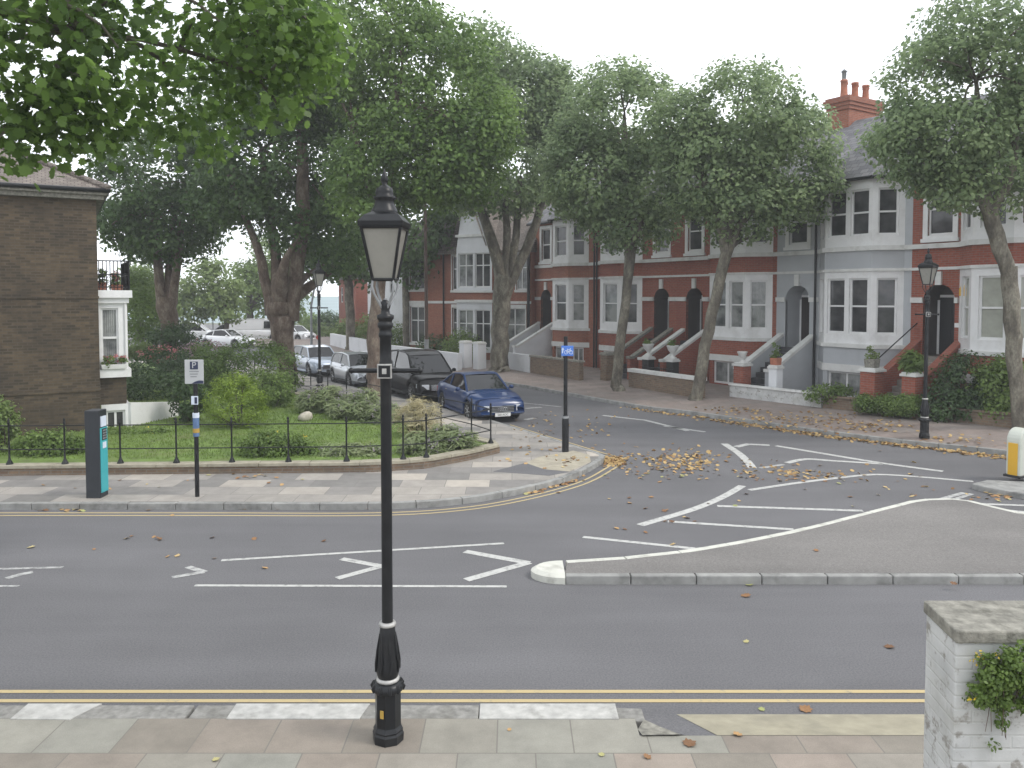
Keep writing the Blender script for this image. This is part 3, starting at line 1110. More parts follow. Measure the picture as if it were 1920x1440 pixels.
line([(1245, 799), (1322, 810)], .14)
line([(975, 755), (1052, 763)], .12, 'white_worn')
line([(985, 766), (1015, 764)], .2, 'white_worn', .0055)
line([(985, 787), (1003, 784)], .2, 'white_worn')
line([(1840, 945), (1920, 948), (2100, 970)], .12)
line([(1850, 953), (1920, 960), (2100, 985)], .1)
line([(1765, 936), (1808, 924)], .12, 'white_worn')
line([(1785, 938), (1822, 926)], .1, 'white_worn')
# yellow lines
ya1, ya2 = G(960, 1297).y, G(960, 1314.5).y
line([(-40, ya1), (40, ya1)], .062, 'yellow_line', px=False)
line([(-40, ya2), (40, ya2)], .062, 'yellow_line', px=False)
KO = [p for p in KS]
for dd in (-.22, -.40):
    q = offs(KS, dd)
    pts = [p for p in q]
    m = [(p[0], p[1]) for p in pts if p[1] < 30]
    # the outer corner comes to a point
    line(m[:-1], .055, 'yellow_line', px=False)

# ------------------------------------------------------------------ houses of the terrace
I2 = math.sqrt(.5)


def window(parent, o, xd, x0, x1, z0, z1, rec=.1, kind='pane', fr=.06, rail=True, mull=(), rails=(), mat='white'):
    """one window: frame with its rails, a pane behind"""
    m = MB()
    y0, y1 = rec, rec + .07
    m.fbox(o, xd, x0, x0 + fr, y0, y1, z0, z1)
    m.fbox(o, xd, x1 - fr, x1, y0, y1, z0, z1)
    m.fbox(o, xd, x0 + fr, x1 - fr, y0, y1, z0, z0 + fr * 1.3)
    m.fbox(o, xd, x0 + fr, x1 - fr, y0, y1, z1 - fr, z1)
    if rail:
        zm = (z0 + z1) / 2
        m.fbox(o, xd, x0 + fr, x1 - fr, y0 - .015, y1, zm - .03, zm + .03)
    for q in mull:
        xm = x0 + (x1 - x0) * q
        m.fbox(o, xd, xm - .03, xm + .03, y0 + .003, y1 - .002, z0 + fr, z1 - fr)
    for q in rails:
        zm = z0 + (z1 - z0) * q
        m.fbox(o, xd, x0 + fr, x1 - fr, y0 + .006, y1 - .004, zm - .03, zm + .03)
    w = m.build('window', M[mat], parent)
    p = MB()
    nx, ny = -xd[1], xd[0]
    P = lambda x, z: (o[0] + xd[0] * x + nx * (rec + .045), o[1] + xd[1] * x + ny * (rec + .045), z)
    p.quad(P(x0 + .02, z0 + .02), P(x1 - .02, z0 + .02), P(x1 - .02, z1 - .02), P(x0 + .02, z1 - .02))
    p.build('pane', M[kind], w)
    return w


def bayp(bx0, fw, off, pr=.75):
    return [(bx0 - 1.414 * off, pr), (bx0 + pr - .414 * off, -off), (bx0 + pr + fw + .414 * off, -off), (bx0 + 2 * pr + fw + 1.414 * off, pr)]


ZF, ZT = 2.0, 8.1


def terrace(label, t_left, Wd, door_left, fw, lights, wall, door_mat, recess='recess', panes=('pane', 'pane', 'pane', 'pane'), chimney=None, step_mat='step_stone', stair='red_brick', marg=.2,
            trim='white_stone', dw=1.0, glazed=False, dcx=None, pipe='end', cope=None):
    root = empty('terraced_house', label, 'house', S(t_left, 0, 0), SA, 'terraced houses across the street')
    PR = .75
    bt = fw + 2 * PR
    bx0 = Wd - bt - marg if door_left else marg
    bx1 = bx0 + bt
    WM = M[wall]
    faces = [((bx0, PR), (I2, -I2), PR * math.sqrt(2)), ((bx0 + PR, 0), (1, 0), fw), ((bx0 + PR + fw, 0), (I2, I2), PR * math.sqrt(2))]
    zone = (0, bx0) if door_left else (bx1, Wd)
    rest = (bx1, Wd) if door_left else (0, bx0)
    dc = (zone[0] + zone[1]) / 2 if dcx is None else dcx
    d0, d1 = dc - dw / 2, dc + dw / 2
    ZS, r = 3.86, dw / 2
    ZA = ZS + r
    # brick or rendered walls
    m = MB()
    uw = (dc - .42, dc + .42, 6.0, 7.75)
    m.facade((0, PR), (1, 0), zone[1], .0, ZT, [(d0, d1, ZF, ZA), uw], .14, x_start=zone[0])
    m.facade((0, PR), (1, 0), rest[1], .0, ZT, [], .14, x_start=rest[0])
    # the round head of the door opening
    N = 10
    ring = [(dc + r * math.cos(math.pi * k / N), ZS + r * math.sin(math.pi * k / N)) for k in range(N + 1)]
    for k in range(N):
        a, b = ring[k], ring[k + 1]
        m.quad((a[0], PR, a[1]), (a[0], PR, ZA) if k < 0 else (a[0], PR, ZA + .0), (b[0], PR, ZA), (b[0], PR, b[1]))
    # bay: plinth with basement window, brick band between the storeys
    for fi, (fo, xd, L) in enumerate(faces):
        ops = [(.18, L - .18, .35, 1.28)] if fi == 1 else ([(.25, L - .25, .35, 1.28)] if fi == 2 else [])
        m.facade(fo, xd, L, .0, 2.25, ops, .15)
        m.facade(fo, xd, L, 4.86, 5.62, [], .1)
    m.quad((0, PR, 0), (0, PR, ZT), (0, 9.6, ZT), (0, 9.6, 0))
    m.quad((Wd, PR, 0), (Wd, 9.6, 0), (Wd, 9.6, ZT), (Wd, PR, ZT))
    m.quad((0, 9.6, 0), (0, 9.6, ZT), (Wd, 9.6, ZT), (Wd, 9.6, 0))
    m.build('wall', WM, root)
    # porch recess
    m = MB()
    dd = PR + .95
    m.quad((d0, PR, ZF), (d0, PR, ZS), (d0, dd, ZS), (d0, dd, ZF))
    m.quad((d1, PR, ZS), (d1, PR, ZF), (d1, dd, ZF), (d1, dd, ZS))
    m.quad((d0, PR, ZF + .002), (d0, dd, ZF + .002), (d1, dd, ZF + .002), (d1, PR, ZF + .002))
    for k in range(N):
        a, b = ring[k], ring[k + 1]
        m.quad((a[0], PR, a[1]), (b[0], PR, b[1]), (b[0], dd, b[1]), (a[0], dd, a[1]))
    m.add([(p[0], dd, p[1]) for p in ring] + [(d0, dd, ZF), (d1, dd, ZF)], [tuple(range(N + 3))[::-1]])
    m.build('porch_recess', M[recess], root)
    # door with fanlight
    m = MB()
    m.box(d0 + .08, d1 - .08, dd - .06, dd - .01, ZF + .02, ZF + 1.95)
    for z_ in (.25, 1.1):
        for x_ in (d0 + .18, dc + .04):
            m.box(x_, x_ + dw / 2 - .24, dd - .075, dd - .058, ZF + z_, ZF + z_ + .65)
    dr = m.build('door', M[door_mat], root)
    if glazed:
        g = MB()
        for a in range(2):
            for b in range(4):
                g.box(d0 + .16 + a * (dw / 2 - .13), d0 + .16 + a * (dw / 2 - .13) + dw / 2 - .2, dd - .085, dd - .078, ZF + .3 + b * .4, ZF + .3 + b * .4 + .34)
        g.build('door_pane', M['pane'], dr)
    h = MB()
    h.lathe([(.0, 0), (.03, .0), (.035, .02), (.0, .05)], 8, (0, 0), axis='z')
    h.v = [(d1 - .16 + a, dd - .06 - c, ZF + 1.0 + b) for a, b, c in h.v]
    h.build('door_knob', M['chrome'], dr)
    m = MB()
    m.box(d0 + .003, d0 + .08, dd - .07, dd - .005, ZF + .004, ZS)
    m.box(d1 - .08, d1 - .003, dd - .07, dd - .005, ZF + .004, ZS)
    m.box(d0 + .08, d1 - .08, dd - .068, dd - .006, ZF + 1.95, ZF + 2.04)
    m.build('door_frame', M['white' if trim != 'x' else 'white'], root)
    # white stone trim
    m = MB()
    for (a, b) in ((zone[0] + .003, d0 - .005), (d1 + .005, zone[1] - .02)):
        if b - a > .1:
            m = MB()
            m.box(a, b, PR - .08, PR + .01, ZS - .09, ZS + .09)
            m.build('impost', M[trim], root)
    m = MB()
    m.prism([(dc - .1, PR - .09), (dc + .1, PR - .09), (dc + .1, PR + .01), (dc - .1, PR + .01)], ZA - .02, ZA + .42)
    m.build('keystone', M[trim], root)
    for z_, h_, of in ((4.86, .10, .06), (5.58, .16, .1), (2.17, .14, .09), (1.30, .26, .05)):
        m = MB()
        m.prism(bayp(bx0, fw, of), z_, z_ + h_)
        if z_ > 4:
            m.box(zone[0] + .002, zone[1] - .0, PR - of, PR + .02, z_, z_ + h_ - .003)
            if rest[1] - rest[0] > .05:
                m.box(rest[0], rest[1] - .002, PR - of, PR + .02, z_, z_ + h_ - .003)
        m.build('string_course', M[trim], root)
    for (za, zb, wa, wb) in ((2.30, 4.87, 2.66, 4.62), (5.73, ZT, 6.1, 7.72)):
        m = MB()
        for fi, (fo, xd, L) in enumerate(faces):
            if fi == 1 and lights == 2:
                c = L / 2
                ops = [(.12, c - .09, wa, wb), (c + .09, L - .12, wa, wb)]
            else:
                ops = [(.2 if fi != 1 else .22, L - (.2 if fi != 1 else .22), wa, wb)]
            m.facade(fo, xd, L, za, zb, ops, .12)
            for oi, (a, b, c_, d_) in enumerate(ops):
                kind = panes[(fi + oi) % 2 + (0 if za < 4 else 2)]
                window(root, fo, xd, a, b, c_, d_, .08, kind)
        m.build('window_surround', M['white'], root)
    for fi, (fo, xd, L) in enumerate(faces):
        if fi in (1, 2):
            a, b = (.18, L - .18) if fi == 1 else (.25, L - .25)
            window(root, fo, xd, a, b, .35, 1.28, .1, 'pane_net', mull=(.5,), rail=False)
    # small sash above the door, with its stone surround
    m = MB()
    a, b, c_, d_ = uw
    m.box(a - .16, a + .0, PR - .04, PR + .02, c_ - .1, d_ + .18)
    m.box(b - .0, b + .16, PR - .04, PR + .02, c_ - .1, d_ + .18)
    m.box(a, b, PR - .038, PR + .02, d_, d_ + .18)
    m.box(a - .2, b + .2, PR - .1, PR + .02, c_ - .22, c_ - .1)
    m.box(a, b, PR - .037, PR + .02, c_ - .1, c_)
    m.build('window_surround', M['white'], root)
    window(root, (0, PR), (1, 0), a, b, c_, d_, .06, panes[2])
    # roofs
    m = MB()
    m.xprism([(.5, ZT - .02), (.5, ZT + .06), (5.05, 11.35), (9.9, ZT + .06), (9.9, ZT - .02)], .004, Wd - .004)
    Q = bayp(bx0, fw, .22)
    cx = (bx0 + bx1) / 2
    za = ZT + .03
    hw = min(.5, fw * .3)
    A0, A1 = (cx - hw, 1.35, 9.55), (cx + hw, 1.35, 9.55)
    B0, B1 = (cx - hw, 2.75, 9.62), (cx + hw, 2.75, 9.62)
    q = [(*p, za) for p in Q]
    m.add([*q, A0, A1, B0, B1, (Q[0][0], 1.5, za), (Q[3][0], 1.5, za)],
          [(1, 2, 5, 4), (0, 1, 4), (2, 3, 5), (8, 0, 4, 6), (3, 9, 7, 5), (4, 5, 7, 6), (3, 2, 1, 0)])
    roof = m.build('roof', M['slate'], root)
    m = MB()
    for i in range(3):
        p, q_ = Vector((*Q[i], ZT - .03)), Vector((*Q[i + 1], ZT - .03))
        m.tube([p, q_], .065, 8)
    m.tube([(zone[0], .5, ZT - .03), (zone[1], .5, ZT - .03)], .06, 8)
    m.build('gutter', M['black'], root)
    if pipe:
        m = MB()
        px_ = bx0 - .1 if pipe == 'bay' else (Wd - .1 if door_left else .1)
        m.tube([(px_, PR - .12, ZT - .05), (px_, PR - .12, .2)], .045, 8)
        m.build('downpipe', M['black'], root)
    if chimney:
        m = MB()
        cx0, cx1, cy0, cy1, top = chimney
        m.box(cx0, cx1, cy0, cy1, 9.0, top - .55)
        for k, (e_, z_) in enumerate(((.05, top - .55), (.1, top - .4), (.15, top - .25), (.08, top - .12))):
            m.box(cx0 - e_, cx1 + e_, cy0 - e_, cy1 + e_, z_ + .001, z_ + (.15 if k < 3 else .12))
        ch = m.build('chimney', M['red_brick2'], roof)
        m = MB()
        npot = 6
        for k in range(npot):
            y_ = cy0 + (cy1 - cy0) * (k + .5) / npot
            m.lathe([(.15, 0), (.13, .35), (.12, .62), (.15, .64), (.15, .72), (.1, .73)], 12, ((cx0 + cx1) / 2 + (-.12 if k % 2 else .12), y_), z0=top)
        m.build('chimney_pots', M['pot'], roof)
        m = MB()
        m.lathe([(.09, .7), (.09, 1.05), (.14, 1.06), (.02, 1.18)], 10, ((cx0 + cx1) / 2 + .12, cy0 + (cy1 - cy0) * .5 / npot), z0=top)
        m.build('cowl', M['galv'], roof)
    # front steps with their side walls and sloping copings
    m = MB()
    nst = 10
    y_top, y_bot = PR - .02, PR - 2.7
    for k in range(nst):
        z_ = PZ + (ZF - PZ) * (k + 1) / nst
        ys = y_bot + (y_top - y_bot) * k / nst
        m.box(d0 - .06, d1 + .06, ys, y_top, PZ if k == 0 else PZ + (ZF - PZ) * k / nst, z_)
    m.build('front_steps', M[step_mat], root)
    for s_, xx in ((-1, d0 - .06), (1, d1 + .06)):
        xa, xb = (xx - .2, xx) if s_ < 0 else (xx, xx + .2)
        m = MB()
        m.xprism([(y_top, PZ), (y_bot + .1, PZ), (y_bot + .1, PZ + 1.1), (y_bot + .3, PZ + 1.1), (y_top, ZF + .42)], xa + .001, xb - .001)
        sw = m.build('stair_wall', M[stair], root)
        m = MB()
        m.xprism([(y_top, ZF + .425), (y_top, ZF + .54), (y_bot + .28, PZ + 1.22), (y_bot + .05, PZ + 1.22), (y_bot + .05, PZ + 1.105), (y_bot + .3, PZ + 1.105)], xa - .03, xb + .03)
        m.build('coping', M[cope or trim], sw)
    return root, (bx0, bx1, d0, d1)


terrace('red brick house at the right edge with yellow alarm box and brick steps', 2.43, 5.5, True, 1.2, 1, 'red_brick', 'door_dark', panes=('pane_blind', 'pane_blind', 'pane', 'pane'), marg=1.19, dcx=.95, dw=1.05, cope='red_brick')
terrace('grey-blue painted house with white bay windows and tall brick chimney', 7.98, 5.55, True, 1.83, 2, 'render_blue', 'door_brown', 'render_blue', chimney=(-.55, .45, 4.6, 6.9, 12.35), step_mat='step_dark', stair='render_blue', panes=('pane', 'pane', 'pane', 'pane'), marg=.27, dw=1.1, pipe='bay')
terrace('red brick house with net-curtained white bay beside the grey-blue house', 13.52, 5.54, True, 1.85, 2, 'red_brick', 'door_dark', panes=('pane_net', 'pane_net', 'pane', 'pane'), stair='red_brick', step_mat='step_dark', dcx=1.11, pipe=None)
terrace('red brick house behind the slim tree, its door right of the bay', 19.2, 5.68, False, 1.5, 1, 'red_brick', 'door_dark', panes=('pane', 'pane_net', 'pane', 'pane'), chimney=(-.5, .5, 4.6, 6.6, 12.2), marg=.4, dcx=4.72, step_mat='step_dark', cope='grey_stone')
terrace('red brick end house with white stair walls and glazed white door', 25.25, 6.05, True, 1.42, 1, 'red_brick2', 'door_white', panes=('pane_net', 'pane', 'pane', 'pane'), stair='white_render', marg=.69, glazed=True, dcx=1.55)

# ------------------------------------------------------------------ walls, piers and urns before the terrace
def front_wall(name, label, cat, a, b, h, thick, mat, cop=None, cop_h=.09, group=None):
    a, b = G(*a, ZG), G(*b, ZG)
    d = (b - a)
    root = empty(name, label, cat, (a.x, a.y, 0), math.atan2(d.y, d.x), group)
    L = d.length
    m = MB()
    m.box(0, L, -thick / 2, thick / 2, ZG - .25, ZG + h)
    m.build('wall', M[mat], root)
    if cop:
        m = MB()
        k = max(1, round(L / .9))
        for i in range(k):
            m.box(L * i / k + .004 - (.04 if i == 0 else 0), L * (i + 1) / k - .004 + (.04 if i == k - 1 else 0), -thick / 2 - .05, thick / 2 + .05, ZG + h + .001, ZG + h + cop_h)
        m.build('coping', M[cop], root, bevel=.012)
    return root


def pier(label, px, n, h, w, mat, cap='white_stone', capk=1.25):
    p = S(T(px, n), n)
    root = empty('gate_pier', label, 'gate pier', (p.x, p.y, PZ - .02), SA)
    m = MB()
    m.box(-w / 2, w / 2, -w / 2, w / 2, 0, h)
    m.build('shaft', M[mat], root)
    m = MB()
    c = w / 2 * capk
    m.box(-c, c, -c, c, h + .001, h + .08)
    m.box(-c * .85, c * .85, -c * .85, c * .85, h + .081, h + .13)
    m.build('cap', M[cap], root, bevel=.01)
    return root, Vector((p.x, p.y, PZ - .02 + h + .13))


def urn(label, p, s=1.0, plant=True):
    root = empty('garden_urn', label, 'urn', p, SA)
    m = MB()
    m.lathe([(.16, 0), (.16, .05), (.07, .10), (.055, .18), (.10, .24), (.19, .34), (.22, .44), (.25, .50), (.26, .53), (.22, .54)], 16)
    m.v = [(a * s, b * s, c * s) for a, b, c in m.v]
    m.build('vase', M['white_stone'], root)
    if plant:
        foliage('plant', [(0, 0, .62 * s, .2 * s, .2 * s, .14 * s)], 12, 14, .06, .09, M['bush_leaf'], root)
    return root


front_wall('garden_wall', 'low red brick wall with stone coping behind the blue cycle sign', 'wall', (998, 697), (1090, 711), .74, .24, 'low_brick', 'grey_stone')
front_wall('garden_wall', 'plain white rendered wall at the end house steps, beside a thick trunk', 'wall', (955, 690), (996, 697), .80, .22, 'white_render', None)
pier('red brick gate pier with stone cap left of the slim trunk', 1139, 2.75, 1.3, .42, 'low_brick', 'grey_stone')
front_wall('garden_wall', 'low brick wall with white coping between the two slim trunks', 'wall', (1183, 723), (1318, 744), .58, .24, 'low_brick', 'white_stone', .14)
_, p1 = pier('short dark pier with white cap carrying the left stone urn', 1216, 2.05, 1.2, .36, 'black_matt')
urn('white stone urn of greenery, left of two on the stair piers', p1)
_, p2 = pier('short dark pier with white cap carrying the right stone urn', 1262, 2.05, 1.2, .36, 'black_matt')
urn('white stone urn of greenery, right of two on the stair piers', p2)
_, p3 = pier('brick pier with white stepped cap left of the dark tiled steps', 1393, 2.1, 1.3, .44, 'red_brick')
urn('small white stone urn on the brick pier by the dark steps', p3, .75, False)
_, p4 = pier('pale pier with white cap right of the dark tiled steps', 1456, 2.15, 1.32, .34, 'white_render')
front_wall('garden_wall', 'low white painted wall with peeling patches before the grey-blue house', 'wall', (1372, 743), (1543, 764), .42, .26, 'paint_brick', 'white_stone', .06)
front_wall('garden_wall', 'dark low brick wall under the clipped hedge and bushes', 'wall', (1546, 764), (1990, 812), .36, .24, 'low_brick', 'low_brick', .06)
_, p5 = pier('red brick pier with pale cap left of the brick steps', 1637, 1.9, 1.48, .5, 'red_brick')
_, p6 = pier('red brick pier with pale cap right of the brick steps', 1713, 1.9, 1.44, .42, 'red_brick')
# iron railing over the dark wall by the urns
rt = empty('iron_railing', 'short black iron railing between the urn piers and the wall', 'railing', S(T(1207, 2.5), 2.5, PZ), SA)
m = MB()
for k in range(17):
    m.tube([(k * .11, 0, 0), (k * .11, 0, .95)], .011, 6)
m.build('bars', M['black'], rt)
m = MB()
m.box(-.02, 1.8, -.015, .015, .88, .91)
m.box(-.02, 1.8, -.0152, .0152, .1, .13)
m.build('rail', M['black'], rt)
# handrail on the brick steps at the right
hr = empty('handrail', 'thin black handrail up the brick steps beside the grey-blue bay', 'handrail', S(2.43 - .22, 0, 0), SA)
m = MB()
m.tube([(0, .8, 3.1), (0, -1.9, 1.75), (0, -2.0, 1.45)], .02, 8)
m.build('rail', M['black'], hr)
m = MB()
m.tube([(0, -1.9, 1.75), (0, -1.9, .9)], .016, 8)
m.build('post', M['black'], hr)
# alarm box
ab = MB()
ab.prism([(-.16, -.05), (.16, -.05), (.16, .05), (-.16, .05)], 0, .22)
ab.add([(-.16, -.05, .22), (.16, -.05, .22), (.16, .05, .22), (-.16, .05, .22), (-.09, -.04, .36), (.09, -.04, .36), (.09, .05, .36), (-.09, .05, .36)], [(0, 1, 5, 4), (1, 2, 6, 5), (3, 0, 4, 7), (4, 5, 6, 7)])
pa = S(T(1808, -.7), -.70, 4.0)
tag(ab.build('alarm_box', M['boll_y'], None, pa, SA, .008), 'small yellow alarm box on the red brick beside the arched door', 'alarm box')
hn = MB()
hn.box(-.13, .13, -.02, .01, 0, .14)
tag(hn.build('number_plaque', M['white'], None, S(T(1798, -.72), -.73, 2.98), SA), 'small white plaque on red brick right of the arched doorway', 'plaque')

# ------------------------------------------------------------------ the wide red house with the white gable
fa, fb = W(765, 640, 50.0), W(996, 640, 45.5)
fa.z = fb.z = 0
fd = fb - fa
FL = fd.length
hf = empty('gabled_house', 'wide red brick house with white gable behind the thick forked trunk', 'house', fa, math.atan2(fd.y, fd.x))
X = lambda px: (fa.x - (px - 960) / F * fa.y) / ((px - 960) / F * fd.y - fd.x) * FL
m = MB()
ops = [(X(769), X(796), 1.1, 3.35), (X(769), X(796), 4.4, 6.35), (X(848), X(861), .9, 3.3), (X(848), X(861), 4.35, 6.4), (X(944), X(985), .8, 3.3), (X(968), X(988), 4.35, 6.4)]
m.facade((0, 0), (1, 0), FL, 0, 6.6, ops, .14)
m.quad((0, 0, 0), (0, 0, 6.6), (0, 9, 6.6), (0, 9, 0))
m.quad((FL, 0, 0), (FL, 9, 0), (FL, 9, 6.6), (FL, 0, 6.6))
g0, g1, pj = X(866), X(932), -.55
gops = [(g0 + .2, (g0 + g1) / 2 - .1, .8, 3.2), ((g0 + g1) / 2 + .1, g1 - .2, .8, 3.2)]
m.facade((g0, pj), (1, 0), g1 - g0, 3.75, 4.25)
m.facade((g0, pj), (1, 0), g1 - g0, 0, .7)
for xx, a, b in ((g0, 0, pj), (g1, pj, 0)):
    m.quad((xx, a, 0), (xx, b, 0), (xx, b, 6.6), (xx, a, 6.6))
m.build('wall', M['red_brick2'], hf)
for a, b, c, d in ops:
    window(hf, (0, 0), (1, 0), a, b, c, d, .08, 'pane_net' if a > 5 else 'pane', rail=False, mull=(.5,) if b - a > .6 else (), rails=(.62,))
m = MB()
sg = [(.12, (g1 - g0) / 2 - .06), ((g1 - g0) / 2 + .06, g1 - g0 - .12)]
for z0_, z1_, wa, wb in ((.7, 3.75, .95, 3.2), (4.25, 6.75, 4.5, 6.5)):
    m.facade((g0, pj), (1, 0), g1 - g0, z0_, z1_, [(a, b, wa, wb) for a, b in sg], .1)
    for a, b in sg:
        window(hf, (g0, pj), (1, 0), a, b, wa, wb, .06, 'pane_net' if a < .5 else 'pane', rail=False, mull=(.5,), rails=(.64,))
gc = X(889)
m.add([(g0, pj, 6.75), (g1, pj, 6.75), (gc + .45, pj - .02, 9.3), (gc - .45, pj - .02, 9.3), (g0, pj + .3, 6.75), (g1, pj + .3, 6.75), (gc + .45, pj + .3, 9.3), (gc - .45, pj + .3, 9.3)],
      [(0, 1, 2, 3), (4, 7, 6, 5), (0, 3, 7, 4), (1, 5, 6, 2), (3, 2, 6, 7)])
m.build('gable', M['white_render'], hf)
m = MB()
m.box(-.02, g0, -.07, .02, 3.55, 3.7)
m.box(g1, FL - .003, -.07, .02, 3.55, 3.7)
m.box(g0 - .1, g1 + .1, pj - .09, pj + .02, 3.62, 3.78)
m.box(g0 - .1, g1 + .1, pj - .1, pj + .02, 4.2, 4.32)
m.box(g0 - .05, g1 + .05, pj - .08, pj + .01, 7.45, 7.6)
for a, b, c, d in ops:
    m.box(a - .08, b + .08, -.09, .02, c - .14, c)
    m.box(a - .06, b + .06, -.03, .02, d, d + .2)
    m.box(a - .07, a, -.028, .02, c, d)
    m.box(b, b + .07, -.028, .02, c, d)
m.build('string_course', M['white_stone'], hf)
m = MB()
m.xprism([(-.35, 6.5), (-.35, 6.62), (4.5, 10.9), (9.4, 6.62), (9.4, 6.5)], -.15, FL + .1)
m.add([(gc - 1.25, pj - .15, 6.9), (gc - .15, pj - .25, 9.75), (gc - .15, 3.6, 9.75), (gc - 1.25, 1.0, 6.9), (gc + 1.25, pj - .15, 6.9), (gc + .15, pj - .25, 9.75), (gc + .15, 3.6, 9.75), (gc + 1.25, 1.0, 6.9)],
      [(0, 1, 2, 3), (4, 7, 6, 5), (1, 5, 6, 2)])
rf = m.build('roof', M['tile'], hf)
m = MB()
m.tube([(X(833), -.08, 6.5), (X(833), -.08, .2)], .05, 8)
m.tube([(X(992), -.08, 6.5), (X(992), -.08, .2)], .09, 8)
m.build('downpipe', M['black'], hf)
# yellow brick house that looks over its roof
ya_, yb_ = W(935, 640, 60), W(1040, 640, 55)
ya_.z = yb_.z = 0
yd = yb_ - ya_
hy = empty('tall_house', 'pale yellow brick house rising behind the forked tree', 'house', ya_, math.atan2(yd.y, yd.x))
YL = yd.length
m = MB()
yo = [(.5, 1.05, 8.2, 9.7), (1.55, 2.1, 8.3, 9.7)]
m.facade((0, 0), (1, 0), YL, 0, 11.2, yo, .12)
m.quad((0, 0, 0), (0, 0, 11.2), (0, 7, 11.2), (0, 7, 0))
m.quad((YL, 0, 0), (YL, 7, 0), (YL, 7, 11.2), (YL, 0, 11.2))
m.build('wall', M['yellow_brick'], hy)
for a, b, c, d in yo:
    window(hy, (0, 0), (1, 0), a, b, c, d, .03, 'pane')
m = MB()
m.xprism([(-.3, 11.15), (-.3, 11.25), (3.5, 13.2), (7.3, 11.25), (7.3, 11.15)], -.2, YL + .2)
m.build('roof', M['tile'], hy)


def plain_house(label, pl, dl, pr, dr, h, wall, roofm, wins, depth=8):
    a, b = W(pl, 640, dl), W(pr, 640, dr)
    a.z = b.z = 0
    d = b - a
    L = d.length
    root = empty('distant_house', label, 'house', a, math.atan2(d.y, d.x))
    m = MB()
    m.facade((0, 0), (1, 0), L, 0, h, wins, .12)
    m.quad((0, 0, 0), (0, 0, h), (0, depth, h), (0, depth, 0))
    m.quad((L, 0, 0), (L, depth, 0), (L, depth, h), (L, 0, h))
    m.build('wall', M[wall], root)
    for w_ in wins:
        window(root, (0, 0), (1, 0), *w_, .05, 'pane')
    m = MB()
    m.xprism([(-.3, h - .1), (-.3, h + .05), (depth / 2, h + 3), (depth + .3, h + .05), (depth + .3, h - .1)], -.15, L + .15)
    m.build('roof', M[roofm], root)
    return root


plain_house('white rendered house glimpsed between the tree trunks', 690, 66, 764, 59, 7.2, 'white_render', 'slate', [(.6, 1.5, 4.2, 5.8), (.7, 1.9, .9, 2.6), (3.4, 4.4, .9, 2.7), (4.8, 5.8, 4.2, 5.8)])
plain_house('brown and white house at the seaward end of the street', 636, 76, 668, 70, 5.6, 'red_brick', 'tile', [(.8, 1.7, 3.4, 4.8), (2.6, 3.5, 3.4, 4.8)])
front_wall('garden_wall', 'low white garden wall at the far end of the street', 'wall', (622, 646), (698, 664), .85, .25, 'white_render')
front_wall('garden_wall', 'white wall running down to the gate piers of the gabled house', 'wall', (703, 666), (862, 690), .75, .25, 'white_render')
for k, px_ in enumerate((873, 899)):
    q = G(px_, 692 + 3 * k, PZ)
    nn = (q.x - OX) * NX + (q.y - OY) * NY
    pier(('left' if k == 0 else 'right') + ' one of two white gate piers beside the thick trunk', px_, nn, 1.4, .5, 'white_render', 'white_stone', 1.12)

# ------------------------------------------------------------------ the brown brick house on the left
LC = W(190, 815, 22.0)
LC.z = 0
LR = R(30)
hl = empty('corner_house', 'dark brown brick house with white bay window beside the garden', 'house', LC, LR)
m = MB()
m.facade((-9, 0), (1, 0), 9, 0, 6.75)
m.quad((0, 0, 0), (0, 9, 0), (0, 9, 6.75), (0, 0, 6.75))
m.quad((-9, 0, 0), (-9, 0, 6.75), (-9, 9, 6.75), (-9, 9, 0))
m.quad((-9, 9, 0), (-9, 9, 6.75), (0, 9, 6.75), (0, 9, 0))
m.box(.002, .68, .32, 2.9, .95, 1.72)
m.box(-9, .02, -.025, .0, 3.93, 4.0)
m.box(-9, .02, -.03, .0, 1.38, 1.45)
m.build('wall', M['stock_brick'], hl)
m = MB()
b0, b1 = .3, 2.9
m.facade((.002, b0), (1, 0), .69, 1.95, 3.95, [(.06, .50, 2.0, 3.66)], .1)
m.facade((.692, b0), (0, 1), b1 - b0, 1.95, 3.95, [(.25, 1.2, 2.0, 3.66), (1.4, 2.35, 2.0, 3.66)], .1)
m.box(-.01, .86, b0 - .16, b1 + .1, 3.95, 4.16)
m.box(-.01, .78, b0 - .08, b1 + .05, 3.8, 3.949)
m.box(-.0, .80, b0 - .12, b1 + .1, 1.72, 1.95)
m.tube([(.69, b0 - .01, 1.95), (.69, b0 - .01, 3.8)], .045, 8)
m.build('bay', M['white'], hl)
window(hl, (.002, b0), (1, 0), .06, .50, 2.0, 3.66, .05, 'pane_net', fr=.05)
window(hl, (.692, b0), (0, 1), .25, 1.2, 2.0, 3.66, .05, 'pane_net')
window(hl, (.692, b0), (0, 1), 1.4, 2.35, 2.0, 3.66, .05, 'pane_net')
m = MB()
m.facade((.03, .28), (1, 0), .72, .1, .95, [(.1, .6, .2, .78)], .12)
m.facade((.75, .28), (0, 1), 2.6, .1, .95)
m.add([(.03, .28, .95), (.75, .28, .95), (.75, 2.88, .95), (.03, 2.88, .95)], [(0, 1, 2, 3)])
m.build('basement_front', M['white'], hl)
window(hl, (.03, .28), (1, 0), .1, .6, .2, .78, .06, 'pane', mull=(.5,), rail=False)
m = MB()
m.box(-9.2, .26, -.26, -.05, 6.74, 6.88)
m.box(.05, .26, -.05, 9.2, 6.74, 6.88)
m.box(-9.2, .18, -.16, .0, 6.62, 6.739)
m.build('fascia', M['grey_stone'], hl)
m = MB()
m.tube([(-9.2, -.3, 6.86), (.3, -.3, 6.86), (.3, 9, 6.86)], .06, 8)
m.build('gutter', M['black'], hl)
m = MB()
